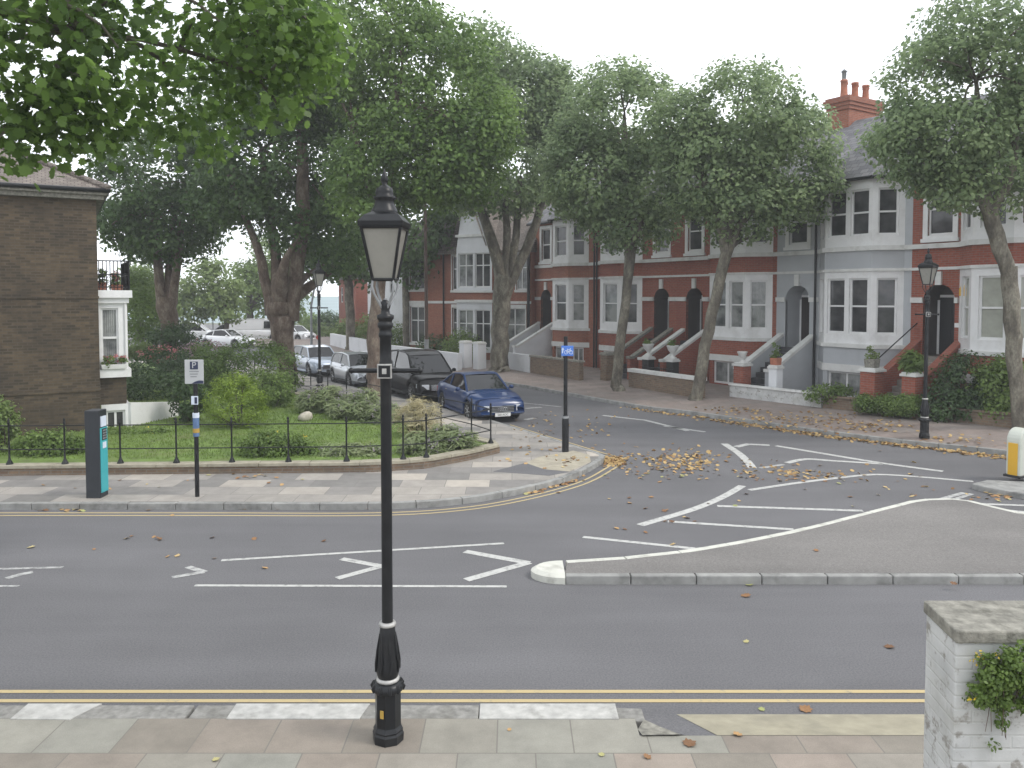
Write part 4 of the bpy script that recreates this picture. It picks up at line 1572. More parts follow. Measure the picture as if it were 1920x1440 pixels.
e, zr = .3, 9.3
m.add([(-9.3, -e, 6.9), (e, -e, 6.9), (e, 9.3, 6.9), (-9.3, 9.3, 6.9), (-4.6, 4.5, zr), (-4.4, 4.5, zr)], [(0, 1, 5, 4), (1, 2, 5), (2, 3, 4, 5), (3, 0, 4), (3, 2, 1, 0)])
rl = m.build('roof', M['tile'], hl)
m = MB()
m.tube([(e, -e, 6.93), (-4.4, 4.5, zr + .03)], .09, 8)
m.build('hip_tiles', M['tile'], rl)
m = MB()
m.box(-5.2, -2.55, .35, 1.25, 6.8, 7.75)
m.box(-5.26, -2.49, .29, 1.31, 7.75, 7.87)
m.build('chimney', M['stock_brick'], rl)
m = MB()
m.box(-5.24, -2.51, .25, .349, 7.08, 7.22)
m.build('flashing', M['white_stone'], rl)
m = MB()
for k in range(9):
    xx = .04 + .74 * k / 8
    m.tube([(xx, b0 - .08, 4.16), (xx, b0 - .08, 4.98)], .012, 6)
for k in range(24):
    yy = b0 - .08 + 2.65 * k / 23
    m.tube([(.8, yy, 4.16), (.8, yy, 4.98)], .012, 6)
for z_ in (4.25, 4.6, 4.98):
    m.tube([(0, b0 - .08, z_), (.8, b0 - .08, z_), (.8, b1, z_)], .018, 6)
for k in range(4):
    cx_ = .12 + .18 * k
    m.tube([(cx_ + .07 * math.cos(a * .6), b0 - .08, 4.43 + .14 * math.sin(a * .6)) for a in range(11)], .01, 5)
m.build('balcony_railing', M['black'], hl)


def hl_at(x, y, z):
    return Vector((LC.x + math.cos(LR) * x - math.sin(LR) * y, LC.y + math.sin(LR) * x + math.cos(LR) * y, z))


def planter(label, p, rz, L, w, h, mat, leaf, flower=None, fh=.2, wm='pot'):
    root = empty('planter', label, 'planter', p, rz)
    m = MB()
    m.add([(-L / 2 * .9, -w / 2 * .85, 0), (L / 2 * .9, -w / 2 * .85, 0), (L / 2 * .9, w / 2 * .85, 0), (-L / 2 * .9, w / 2 * .85, 0), (-L / 2, -w / 2, h), (L / 2, -w / 2, h), (L / 2, w / 2, h), (-L / 2, w / 2, h)],
          [(0, 3, 2, 1), (4, 5, 6, 7), (0, 1, 5, 4), (1, 2, 6, 5), (2, 3, 7, 6), (3, 0, 4, 7)])
    m.build('trough', M[wm], root, bevel=.01)
    el_ = [(0, 0, h + fh * .4, L / 2, w / 2 * 1.1, fh * .7)]
    foliage('plant', el_, 16, 22, .05, .07, M[leaf], root)
    if flower:
        foliage('blossom', [(0, -.02, h + fh * .75, L / 2, w / 2, fh * .5)], 12, 9, .04, .06, M[flower], root)
    return root


planter('window box of pink geraniums on the white bay sill', hl_at(.36, b0 - .10, 1.955), LR, .66, .16, .13, 'black_matt', 'bush_leaf', 'pink', .22, 'white_stone')
planter('small pot of greenery on the iron balcony', hl_at(.12, b0 + .2, 4.165), LR, .25, .25, .22, 'pot', 'bush_leaf', None, .5)
planter('small pot of reddish plants on the balcony corner', hl_at(.5, b0 + .25, 4.165), LR, .3, .25, .16, 'pot', 'bush_leaf', 'pink', .3)
wa, wb = W(240, 790, 22.6), W(330, 790, 24.6)
d = wb - wa
rw = MB()
rw.xprism([(-.1, .1), (.1, .1), (.1, .98), (-.1, .98)], 0, math.hypot(d.x, d.y))
rw.v = [(x, y, min(z, .98 - .12 * x) if z > .5 else z) for x, y, z in rw.v]
tag(rw.build('retaining_wall', M['white'], None, (wa.x, wa.y, 0), math.atan2(d.y, d.x)), 'short white wall running from the bay base into the shrubs', 'wall')

# ------------------------------------------------------------------ garden: lawn, wall, iron fence
gw = [G(x, y, PZ) for x, y in [(-900, 900), (0, 892), (700, 885), (795, 879), (880, 863), (937, 849)]]
gw = [(p.x, p.y) for p in gw]
gdir = Vector((-.6, .8)).normalized()
corner = gw[-1]
c2 = (corner[0] - .12, corner[1] + .42)
gend = (c2[0] + gdir.x * 30, c2[1] + gdir.y * 30)
gline = gw + [c2, gend]
ZL = .30
mb = MB()
mb.prism(offs(gline, .12) + [(-45, gend[1])], -.04, ZL)
struct(mb.build('lawn', M['lawn']))
gwall = empty('garden_wall', 'low brown brick wall with stone coping round the corner garden', 'wall', (corner[0], corner[1], 0))
rel = [(p[0] - corner[0], p[1] - corner[1]) for p in gline]
m = MB()
ribbon(m, rel, 0, .23, .0, .27)
m.build('wall', M['low_brick'], gwall)
m = MB()
kerb_stones(m, rel, -.035, .265, .271, .345, 1.1, .004)
m.build('coping', M['coping_tan'], gwall, bevel=.01)

fen = empty('iron_fence', 'thin black iron railing fence on the low garden wall', 'fence', (corner[0], corner[1], .345))
fl = offs(gline, .115)


def on_front(px):
    """where the fence line is seen at that column"""
    u = (px - 960) / F / math.cos(TH)
    for i in range(len(fl) - 1):
        a, b = Vector(fl[i]), Vector(fl[i + 1])
        fa_, fb_ = a.x - (px - 960) / 1500 * a.y * 1.018, b.x - (px - 960) / 1500 * b.y * 1.018
        if fa_ * fb_ <= 0 and fa_ != fb_:
            return a.lerp(b, fa_ / (fa_ - fb_))
    return Vector(fl[-3])


posts = [on_front(px) for px in (-78, 27, 130, 233, 337, 440, 545, 653, 758, 801)] + [Vector(fl[-3]) + Vector((-.12, .05))]
side0 = Vector(fl[-2])
sposts = [side0 + gdir * (.9 + 1.5 * k) for k in range(12)]
allp = posts + sposts
ph = .98
for p in allp:
    m = MB()
    q = (p.x - corner[0], p.y - corner[1])
    m.lathe([(.075, -.0), (.07, .02), (.03, .10), (.019, .15), (.019, ph - .12), (.03, ph - .10), (.03, ph - .07), (.015, ph - .05), (.028, ph - .02), (.004, ph + .03)], 10, q)
    m.build('post', M['black'], fen)
for z_ in (.32, .84):
    m = MB()
    for a, b in ((posts, 0), (sposts, 1)):
        pts = [(p.x - corner[0], p.y - corner[1], z_) for p in a]
        if b == 1:
            pts = [(posts[-1].x - corner[0], posts[-1].y - corner[1], z_)] + pts
        for i in range(len(pts) - 1):
            m.tube([pts[i], pts[i + 1]], .013, 6)
    m.build('rail', M['black'], fen)

# grass: blades over the near lawn
n = 42000
ex = rng.random(n) * 17 - 15.5
ey = 18 + rng.random(n) * 13
ok = np.ones(n, bool)
for i in range(len(gline) - 1):
    (x1, y1), (x2, y2) = gline[i], gline[i + 1]
    if i < len(gw) - 1:
        ok &= ~((ex >= min(x1, x2)) & (ex <= max(x1, x2)) & (ey < y1 + (y2 - y1) * (ex - x1) / (x2 - x1 + 1e-9) + .3))
ok &= ex < corner[0] - .3
ok &= ((ex - c2[0]) * gdir.y - (ey - c2[1]) * gdir.x) < -.3
ex, ey = ex[ok], ey[ok]
C = np.stack([ex, ey, np.full(len(ex), ZL + .025)], 1)
TG = rng.normal(size=C.shape) * .35 + np.array([0, 0, 1])
Nn = rng.normal(size=C.shape) * np.array([1, 1, .2])
patch = .5 + .5 * np.sin(ex * .9 + 1.3 * np.sin(ey * .7)) * np.cos(ey * .8)
gm = leaf_mesh('grass', C, Nn, .04 + .045 * rng.random(len(ex)), THIN * np.array([2.2, 1, 1]), np.clip(.6 * patch + .4 * rng.random(len(ex)), 0, 1), TG)
go = link('grass', gm, M['grass'])
go['kind'] = 'stuff'

# ------------------------------------------------------------------ garden plants
shrub('hedge', 'large rounded dark green hedge behind the lawn', 'hedge', [EP(465, 698, 92, 62, 31, 1.4), EP(525, 712, 36, 62, 30.5, 1), EP(410, 700, 50, 50, 31, 1.2)], 260, 44, .18, .1, M['hedge_leaf'], shell=.8)
shrub('hedge', 'long dark hedge between the bay window and the sign', 'hedge', [EP(300, 700, 72, 42, 32, 1.2), EP(370, 700, 60, 38, 32, 1.2), EP(285, 728, 55, 36, 29, 1)], 240, 38, .2, .11, M['dark_leaf'], shell=.7)
shrub('shrub', 'bright yellow-green feathery conifer bush on the lawn', 'shrub', [EP(440, 752, 55, 46, 22.5, .75), EP(437, 728, 32, 32, 22.5, .5), EP(475, 765, 28, 34, 22.3, .4)], 130, 46, .1, .08, M['yew_leaf'], THIN * np.array([2.5, 1, 1]), shell=.7)
shrub('shrub', 'dark leafy bush left of the bright conifer', 'shrub', [EP(352, 748, 34, 42, 23.5, .6)], 60, 44, .11, .09, M['dark_leaf'])
shrub('shrub', 'dull grey-green bush behind the bright conifer', 'shrub', [EP(500, 735, 50, 40, 26.5, .8)], 90, 42, .14, .09, M['bush_leaf'])
shrub('lavender', 'grey-green lavender clump at the back of the lawn', 'lavender', [EP(602, 752, 42, 26, 25.5, .6)], 70, 46, .13, .15, M['lav_leaf'], THIN * np.array([2.0, 1.6, 1]), up=1.2, flower=(M['lav_flower'], 30, .06))
shrub('lavender', 'wide faded lavender clump behind the lamp column', 'lavender', [EP(668, 765, 52, 34, 24.3, .7), EP(715, 785, 40, 26, 23.4, .6)], 110, 46, .13, .15, M['lav_leaf'], THIN * np.array([2.0, 1.6, 1]), up=1.2, flower=(M['lav_flower'], 70, .06))
shrub('ornamental_grass', 'pale dry feathery grass clump right of the lamp column', 'ornamental grass', [EP(785, 782, 46, 34, 21.0, .45)], 90, 30, .1, .17, M['pale_leaf'], THIN * np.array([.8, 1, 1]), up=1.5)
shrub('lavender', 'green lavender clump inside the fence corner', 'lavender', [EP(840, 832, 52, 32, 19.3, .5), EP(790, 842, 40, 24, 18.8, .4)], 130, 50, .1, .15, M['lav_leaf'], THIN * np.array([2.0, 1.6, 1]), up=1.3, flower=(M['lav_flower'], 60, .05))
shrub('lavender', 'thin greyish lavender plants along the wall by the lamp column', 'lavender', [EP(655, 852, 75, 16, 18.6, .3)], 60, 40, .08, .13, M['lav_leaf'], THIN * np.array([2.0, 1.6, 1]), up=1.2, flower=(M['lav_flower'], 30, .045))
shrub('shrub', 'low green bush with a few yellow flowers behind the fence', 'shrub', [EP(505, 838, 70, 32, 18.6, .45), EP(560, 848, 35, 20, 18.6, .3)], 120, 44, .1, .075, M['bush_leaf'], flower=(M['yellowf'], 5, .05))
shrub('shrub', 'grey-green bush behind the fence left of the machine', 'shrub', [EP(95, 832, 62, 28, 18.7, .5)], 90, 44, .11, .08, M['bush_leaf'])
shrub('shrub', 'tall bright green shoot at the left edge by the fence', 'shrub', [EP(2, 800, 22, 55, 19.0, .4)], 50, 36, .12, .09, M['lime_leaf'])
shrub('shrub', 'low dark weeds along the base of the brown brick wall', 'shrub', [EP(225, 812, 70, 10, 21.5, .3), EP(300, 815, 30, 10, 21.5, .3)], 50, 30, .08, .07, M['bush_leaf'], flower=(M['yellowf'], 4, .05))
shrub('shrub', 'coral pink flowering bush by the far garden tree', 'shrub', [EP(300, 668, 38, 16, 34, .5)], 50, 34, .12, .1, M['dark_leaf'], flower=(M['pink'], 50, .1))
shrub('shrub', 'dusty mauve flowering bush before the parked white cars', 'shrub', [EP(385, 668, 48, 24, 36, .7)], 60, 34, .16, .12, M['bush_leaf'], flower=(M['mauve'], 70, .12))
shrub('shrub', 'tall light green shrub behind the bay window', 'shrub', [EP(268, 600, 42, 58, 40, 1.3), EP(262, 545, 30, 40, 42, 1.2)], 150, 36, .28, .16, M['bush_leaf'])
shrub('shrub', 'dark shrub round the foot of the garden tree', 'shrub', [EP(325, 650, 48, 44, 38, 1.1)], 110, 38, .22, .14, M['dark_leaf'])
shrub('shrub', 'bright lime bush between the bay window and pink flowers', 'shrub', [EP(262, 660, 28, 16, 35, .5)], 50, 34, .13, .11, M['lime_leaf'])
bo = MB()
bo.lathe([(.02, 0), (.16, .02), (.21, .1), (.19, .2), (.11, .27), (.02, .29)], 12)
bo.v = [(a * (1 + .18 * math.sin(7 * b + 3 * c)), b * (1 + .2 * math.cos(5 * a + 2)), c * (1 + .2 * math.sin(6 * a))) for a, b, c in bo.v]
tag(bo.build('boulder', M['boulder'], None, W(572, 783, 23.6) * 1.0), 'rounded pale stone on the lawn before the lavender', 'boulder')
bpy.data.objects['boulder'].location.z = ZL - .02

# terrace side plants
shrub('hedge', 'low clipped bright green hedge before the brick steps', 'hedge', [EP(1638, 757, 36, 17, 24.8, .35), EP(1692, 760, 42, 17, 24.1, .35)], 170, 40, .11, .08, M['bush_leaf'], shell=.75)
shrub('shrub', 'tall dull green bush right of the far lamp post', 'shrub', [EP(1808, 715, 58, 52, 23.9, .6), EP(1775, 757, 46, 36, 23.6, .5), EP(1830, 762, 40, 36, 23.4, .5)], 190, 42, .17, .1, M['dark_leaf'])
shrub('shrub', 'glossy dark bush behind the leaning trunk at the right edge', 'shrub', [EP(1880, 720, 52, 48, 23.2, .6), EP(1900, 765, 55, 42, 22.9, .6)], 170, 42, .17, .1, M['bush_leaf'])
shrub('shrub', 'brownish straggly bush behind the low white wall', 'shrub', [EP(1555, 738, 48, 18, 26.4, .35)], 60, 30, .12, .09, M['bush_leaf'])
shrub('shrub', 'spiky green plant on the pale cap of the brick pier', 'shrub', [(p6.x, p6.y, p6.z + .3, .3, .3, .32)], 40, 18, .1, .3, M['bush_leaf'], THIN * np.array([1.4, 1, 1]), up=.9)
planter('green fern in a pale pot on the left brick pier', p5, SA, .36, .36, .28, 'white_stone', 'lime_leaf', None, .4, 'grey_stone')
planter('leafy plant spilling from a pot on the pale pier', p4, SA, .3, .3, .25, 'pot', 'bush_leaf', None, .5)
shrub('shrub', 'dark shrub behind the low wall with white coping', 'shrub', [(*S(T(1235, 2.5), 2.5, .5)[:3], .6, .3, .32), (*S(T(1290, 2.5), 2.5, .5)[:3], .4, .3, .3)], 60, 34, .12, .09, M['dark_leaf'])
for k, (x, y, rx, ry, d, mt, lb) in enumerate([
        (870, 648, 32, 26, 45.3, 'bush_leaf', 'rounded bright green bush before the gabled house'),
        (815, 655, 34, 22, 47.5, 'dark_leaf', 'dark green hedge under the gabled house windows'),
        (752, 640, 26, 28, 52, 'bush_leaf', 'green hedge behind the pale slim trunk'),
        (700, 620, 24, 30, 60, 'bush_leaf', 'reddish green bush before the white house'),
        (655, 625, 22, 22, 64, 'lime_leaf', 'yellow-green bush above the low white wall'),
        (622, 605, 24, 16, 84, 'dark_leaf', 'dark clipped hedge at the sea front'),
        (588, 607, 22, 14, 86, 'bush_leaf', 'green hedge below the gap to the sea'),
        (600, 626, 26, 12, 78, 'lime_leaf', 'lime hedge along the sea front pavement'),
        (625, 634, 24, 9, 74, 'bush_leaf', 'low hedge at the end of the street')]):
    shrub('hedge' if 'hedge' in lb else 'shrub', lb, 'hedge' if 'hedge' in lb else 'shrub', [EP(x, y, rx, ry, d, rx * d / F)], 70, 30, .28 * d / 50, .16 * d / 50, M[mt], stems=False, shell=.7)

# ------------------------------------------------------------------ trees
tree('huge overhanging tree with large lobed leaves at the upper left', (-8.6, 6.75, PZ),
     [[(-700, 900, 150, 7.0), (-560, 500, 120, 7.6), (-420, 100, 100, 8.2)], [(-470, 230, 60, 8.0), (-150, -20, 36, 9.0), (150, 60, 16, 10)], [(-440, 150, 60, 8.1), (-100, -260, 40, 9.2), (300, -160, 20, 10.5)]],
     [EP(60, 90, 200, 130, 9.5, 1.6), EP(290, 90, 150, 130, 10.5, 1.4), EP(470, 60, 130, 110, 11, 1.2), EP(575, 70, 75, 90, 11.4, .8), EP(60, 215, 110, 62, 9.5, .8), EP(205, 190, 100, 70, 10, .9), EP(330, 255, 60, 65, 10.6, .6), EP(20, 262, 70, 50, 9.6, .6), EP(150, 225, 60, 55, 10, .7), EP(395, 215, 60, 90, 11, .7), EP(500, 160, 70, 90, 11.4, .7), EP(610, 90, 60, 70, 11.6, .6),
      EP(-300, 60, 300, 250, 9, 1.8), EP(300, -150, 400, 170, 10, 1.8)],
     430, 22, .29, .135, M['big_leaf'], M['bark'], 22, shape=LOBE, shell=.25, seed=3, twigs=40)
GR = 'street plane trees'
tree('leafy plane tree with upright limbs behind the dark hedge', W(312, 700, 39) * 1.0 - Vector((0, 0, W(312, 700, 39).z - PZ)),
     [[(318, 690, 30, 39), (316, 610, 32, 39), (313, 560, 38, 39)], [(304, 575, 20, 39), (298, 500, 17, 39), (288, 400, 12, 39)], [(314, 570, 14, 39), (317, 480, 12, 39.4), (330, 390, 9, 39.5)], [(324, 570, 17, 39), (333, 480, 14, 38.8), (345, 400, 9, 38.6)]],
     [EP(290, 360, 118, 130, 39, 3), EP(330, 420, 90, 70, 39, 2.4), EP(230, 380, 60, 80, 39, 1.8), EP(380, 330, 60, 110, 39, 2)],
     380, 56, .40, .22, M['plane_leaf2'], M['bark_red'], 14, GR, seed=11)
tree('massive dark plane with three stems behind the hedge mound', W(535, 700, 35) - Vector((0, 0, W(535, 700, 35).z - PZ)),
     [[(540, 700, 36, 35), (534, 650, 37, 35), (528, 600, 46, 35), (526, 575, 52, 35)], [(508, 590, 22, 35), (492, 490, 18, 35), (466, 420, 13, 35), (430, 330, 9, 35)], [(522, 575, 24, 35), (515, 470, 19, 35.2), (504, 390, 17, 35.3), (490, 280, 10, 35.5)], [(546, 600, 30, 35), (558, 500, 27, 34.8), (570, 400, 27, 34.6), (568, 280, 20, 34.6), (560, 150, 12, 34.5)]],
     [EP(470, 230, 120, 190, 35, 3), EP(560, 300, 110, 180, 35, 3), EP(440, 370, 70, 60, 35, 2), EP(560, 120, 130, 140, 35, 3), EP(630, 420, 70, 100, 36, 1.8)],
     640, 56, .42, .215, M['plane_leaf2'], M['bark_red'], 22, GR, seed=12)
tree('broad bright green plane rising behind the lamp post lantern', W(701, 735, 31.0) - Vector((0, 0, W(701, 735, 31.0).z - PZ)),
     [[(701, 720, 29, 31), (703, 640, 28, 31), (708, 540, 26, 31), (716, 440, 24, 31)], [(716, 445, 20, 31), (735, 330, 16, 31), (745, 200, 9, 31)], [(716, 450, 17, 31), (690, 340, 12, 31), (660, 230, 8, 31)]],
     [EP(790, 170, 150, 150, 31, 2.8), EP(700, 90, 140, 140, 31, 2.6), EP(850, 290, 110, 100, 31, 2.2), EP(770, 300, 130, 110, 31, 2.4), EP(690, 330, 80, 100, 31, 2), EP(910, 240, 60, 90, 30.5, 1.4)],
     760, 58, .36, .185, M['plane_leaf'], M['bark_red'], 22, GR, seed=13)
tree('thick pollarded plane with fan of limbs on the far pavement', W(937, 703, 40) - Vector((0, 0, W(937, 703, 40).z - PZ)),
     [[(938, 690, 34, 40), (937, 620, 33, 40), (942, 560, 34, 40), (950, 520, 42, 40)], [(940, 525, 24, 40), (918, 440, 20, 40), (897, 380, 14, 40), (880, 300, 9, 40)], [(950, 520, 17, 40), (950, 430, 14, 40), (945, 330, 9, 40)], [(956, 520, 16, 40), (968, 440, 14, 40), (975, 330, 9, 40)], [(960, 525, 20, 40), (998, 440, 17, 40), (1020, 370, 12, 40), (1035, 280, 8, 40)]],
     [EP(985, 185, 85, 95, 40, 2.6), EP(960, 310, 95, 90, 40, 2.6), EP(1040, 200, 50, 95, 40, 2), EP(910, 110, 60, 70, 40, 2), EP(880, 350, 50, 50, 40, 1.6)],
     500, 54, .40, .225, M['plane_grey'], M['bark'], 18, GR, seed=14)
tree('round crowned plane with slim trunk behind the cycle sign', W(1160, 741, 32) - Vector((0, 0, W(1160, 741, 32).z - PZ)),
     [[(1155, 725, 20, 32), (1165, 620, 18, 32), (1176, 540, 17, 32), (1182, 470, 21, 32)], [(1180, 470, 18, 32), (1170, 400, 14, 32), (1130, 340, 9, 32)], [(1184, 470, 16, 32), (1200, 420, 14, 32), (1235, 370, 9, 32)], [(1183, 475, 15, 32), (1185, 380, 11, 32), (1175, 270, 7, 32)]],
     [EP(1165, 225, 105, 105, 32, 2.4), EP(1110, 330, 95, 90, 32, 2.2), EP(1210, 340, 75, 95, 32, 2), EP(1180, 415, 90, 50, 32, 1.6), EP(1065, 300, 45, 80, 32, 1.2)],
     520, 56, .34, .18, M['plane_grey'], M['bark'], 18, GR, seed=15)
tree('pale crowned plane with leaning trunk before the net-curtained bay', W(1303, 762, 29) - Vector((0, 0, W(1303, 762, 29).z - PZ)),
     [[(1306, 745, 23, 29), (1322, 650, 21, 29), (1342, 560, 20, 29), (1362, 475, 21, 29)], [(1362, 478, 20, 29), (1352, 420, 18, 29), (1320, 350, 10, 29)], [(1364, 475, 18, 29), (1385, 425, 14, 29), (1430, 370, 9, 29)], [(1364, 478, 16, 29), (1372, 380, 12, 29), (1380, 260, 7, 29)]],
     [EP(1390, 240, 120, 118, 29, 2.4), EP(1470, 290, 90, 110, 29, 2), EP(1330, 320, 95, 90, 29, 2.1), EP(1400, 390, 120, 60, 29, 1.8), EP(1530, 350, 45, 70, 29, 1.1), EP(1280, 240, 60, 80, 29, 1.3)],
     580, 56, .32, .17, M['plane_grey'], M['bark'], 20, GR, seed=16)
tree('large plane with dark bent trunk at the right edge', W(1912, 835, 22) - Vector((0, 0, W(1912, 835, 22).z - PZ)),
     [[(1912, 800, 27, 22), (1906, 700, 26, 22), (1896, 600, 29, 22), (1892, 500, 28, 22)], [(1893, 520, 26, 22), (1870, 440, 28, 22), (1850, 380, 26, 22), (1800, 310, 14, 22)], [(1856, 400, 22, 22), (1895, 330, 18, 22), (1910, 220, 10, 22)], [(1852, 390, 18, 22), (1845, 280, 12, 22), (1830, 150, 7, 22)]],
     [EP(1800, 180, 140, 130, 22, 2), EP(1860, 70, 140, 100, 22, 2), EP(1750, 265, 110, 85, 22, 1.6), EP(1890, 290, 100, 110, 22, 1.6), EP(1700, 270, 60, 60, 22, 1), EP(2010, 150, 120, 200, 22, 2), EP(1790, 345, 70, 40, 22, 1)],
     600, 56, .28, .145, M['plane_grey'], M['bark'], 20, GR, seed=17)
BG = 'trees farther down the street'
tree('slim pale trunked tree left of the lamp post, down the street', W(657, 660, 56) - Vector((0, 0, W(657, 660, 56).z - PZ)),
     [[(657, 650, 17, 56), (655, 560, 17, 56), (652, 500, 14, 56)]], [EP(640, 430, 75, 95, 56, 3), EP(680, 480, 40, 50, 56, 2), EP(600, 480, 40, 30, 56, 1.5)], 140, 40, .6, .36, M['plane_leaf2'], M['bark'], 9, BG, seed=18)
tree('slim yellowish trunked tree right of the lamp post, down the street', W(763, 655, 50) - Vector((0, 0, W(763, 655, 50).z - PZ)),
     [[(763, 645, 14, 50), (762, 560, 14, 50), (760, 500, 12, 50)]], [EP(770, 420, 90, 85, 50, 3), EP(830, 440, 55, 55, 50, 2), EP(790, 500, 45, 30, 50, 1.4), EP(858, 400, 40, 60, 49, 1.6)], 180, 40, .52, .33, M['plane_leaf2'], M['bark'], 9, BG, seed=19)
tree('rounded light green tree by the distant parked cars', W(425, 640, 64) - Vector((0, 0, W(425, 640, 64).z)),
     [[(426, 630, 9, 64), (424, 590, 9, 64), (420, 560, 7, 64)]], [EP(395, 540, 50, 48, 64, 2.4), EP(360, 570, 35, 38, 64, 1.8), EP(425, 575, 26, 28, 64, 1.3)], 130, 40, .5, .32, M['lime_leaf'], M['bark_dark'], 8, seed=20)
tree('dark green tree behind the three stemmed plane', W(470, 640, 72) - Vector((0, 0, W(470, 640, 72).z)),
     [[(470, 630, 14, 72), (468, 580, 12, 72)]], [EP(470, 545, 48, 45, 72, 2.4), EP(500, 500, 48, 60, 74, 2.4), EP(540, 560, 30, 55, 74, 2)], 150, 40, .6, .36, M['bush_leaf'], M['bark_dark'], 8, seed=21)
tree('hazy green tree beyond the balcony', W(262, 640, 70) - Vector((0, 0, W(262, 640, 70).z)),
     [[(262, 630, 12, 70), (262, 580, 10, 70)]], [EP(262, 540, 36, 40, 70, 2.2), EP(300, 560, 40, 40, 70, 2)], 90, 40, .6, .36, M['bush_leaf'], M['bark_dark'], 7, seed=22)


# ------------------------------------------------------------------ vehicles
def car(label, cat, name, c, heading, L, Wd, zb, top, house, paint, belt_w=.86, wr=.32, wx=(.30, -.30), group='parked cars', plate=None, rings=False, grille=True, nose=.2, glass=None, sides=True, handles=True):
    """top: (x, z) of bonnet, belt and tail; house: (x, z, half width) from the tail over the roof to the bonnet, with the index range of the roof"""
    ang = -math.pi / 2 + heading
    root = empty(name, label, cat, (c[0], c[1], 0), ang, group)
    P = M[paint]
    tx = [p[0] * L for p in top]
    tz = [p[1] for p in top]
    wpos = [q * L for q in wx]
    Rw = wr + .055
    xs = set(np.linspace(-L / 2, L / 2, 41).tolist())
    for w_ in wpos:
        for k in range(13):
            xs.add(w_ + Rw * math.cos(math.pi * k / 12))
        xs.add(w_ - Rw - .01)
        xs.add(w_ + Rw + .01)
    for q in (.49, .47, .45, .42):
        xs.add(L * q)
        xs.add(-L * q)
    xs = sorted(xs)
    m = MB()
    rings_ = []
    for x in xs:
        s_ = abs(x) / (L / 2)
        hw = Wd / 2 * (1 - nose * max(0, (s_ - .55) / .45) ** 2.6)
        z1 = float(np.interp(x, tx, tz))
        z0 = zb + (.10 * max(0, (s_ - .82) / .18) ** 2)
        za = z0
        for w_ in wpos:
            if abs(x - w_) < Rw:
                za = max(za, wr + math.sqrt(max(0, Rw ** 2 - (x - w_) ** 2)))
        sh = z1 - .09 * (1 if abs(x) < L * .47 else .6)
        mid = max(za + .02, (zb + sh) / 2 - .02)
        sh = max(sh, mid + .03)
        z1 = max(z1, sh + .03)
        ring = [(x, 0, za), (x, hw * .80, za), (x, hw * .97, za + .015), (x, hw * 1.0, mid), (x, hw * .985, (mid + sh) / 2 + .03), (x, hw * .95, sh), (x, hw * .86, z1 - .012), (x, hw * .5, z1 + .02), (x, 0, z1 + .03)]
        rings_.append(ring)
    k = len(rings_[0])
    vs = [p for r_ in rings_ for p in r_] + [(p[0], -p[1], p[2]) for r_ in rings_ for p in r_]
    n0 = len(rings_) * k
    fs = []
    for i in range(len(rings_) - 1):
        for j in range(k - 1):
            a, b, c_, d = i * k + j, i * k + j + 1, (i + 1) * k + j + 1, (i + 1) * k + j
            fs.append((a, d, c_, b))
            fs.append((n0 + a, n0 + b, n0 + c_, n0 + d))
    e = (len(rings_) - 1) * k
    fs.append(tuple(e + j for j in range(k)) + tuple(n0 + e + j for j in range(k - 2, 0, -1)))
    fs.append(tuple(j for j in range(k))[::-1] + tuple(n0 + j for j in range(1, k - 1)))
    m.add(vs, fs, True)
    body = m.build('body', P, root)
    # glasshouse
    H = [(x * L, z, w_ * Wd / 2) for x, z, w_ in house]
    n = len(H)
    m = MB()
    rf0, rf1 = glass
    Lr = [(x, w_, z) for x, z, w_ in H]
    Rr = [(x, -w_, z) for x, z, w_ in H]
    for i in range(n - 1):
        m.quad(Rr[i], Rr[i + 1], Lr[i + 1], Lr[i])
    m.add(Lr, [tuple(range(n))[::-1]])
    m.add(Rr, [tuple(range(n))])
    m.build('window', M['carglass'] if sides else P, root)
    m = MB()
    up = lambda p, h: (p[0], p[1], p[2] + h)
    for i in range(rf0, rf1):
        a, b = Lr[i], Lr[i + 1]
        a2, b2 = Rr[i], Rr[i + 1]
        ca, cb = (a[0], 0, a[2] + .035), (b[0], 0, b[2] + .035)
        m.add([up(a2, .012), up(b2, .012), cb, ca], [(0, 1, 2, 3)], True)
        m.add([ca, cb, up(b, .012), up(a, .012)], [(0, 1, 2, 3)], True)
    for side in (Lr, Rr):
        m.tube([(p[0], p[1], p[2]) for p in side], .036, 8)
        if sides:
            for q in (.46,):
                i0 = (rf0 + rf1) // 2
                t_ = side[i0]
                bx = t_[0] - .06
                by = side[0][1]
                m.tube([t_, (bx, by * 1.0, H[0][1] + .0)], .035, 6)
        else:
            pass
    m.build('roof', P, root)
    # wheels
    for w_ in wpos:
        for s_ in (-1, 1):
            yo = s_ * (Wd / 2 - .13)
            t = MB()
            t.lathe([(wr * .62, -.10), (wr * .93, -.105), (wr, -.07), (wr, .07), (wr * .93, .105), (wr * .62, .10)], 24, (0, 0), 'y')
            wo = t.build('wheel', M['tyre'], root, (w_, yo, wr))
            t = MB()
            o_ = s_ * .088
            t.lathe([(.01, o_ - s_ * .05), (wr * .64, o_ - s_ * .05), (wr * .66, o_), (wr * .58, o_ - s_ * .01)], 20, (0, 0), 'y')
            for q in range(7):
                a = 2 * math.pi * q / 7
                t.tube([(0, o_ - s_ * .01, 0), (wr * .6 * math.cos(a), o_, wr * .6 * math.sin(a))], .025, 6)
            t.lathe([(.06, o_ - s_ * .03), (.05, o_ + s_ * .012), (.01, o_ + s_ * .014)], 12, (0, 0), 'y')
            t.build('rim', M['rim'], wo)
    xf = L / 2

    def hw_at(x):
        s_ = abs(x) / (L / 2)
        return Wd / 2 * (1 - nose * max(0, (s_ - .55) / .45) ** 2.6)
    zn = float(np.interp(xf * .97, tx, tz))
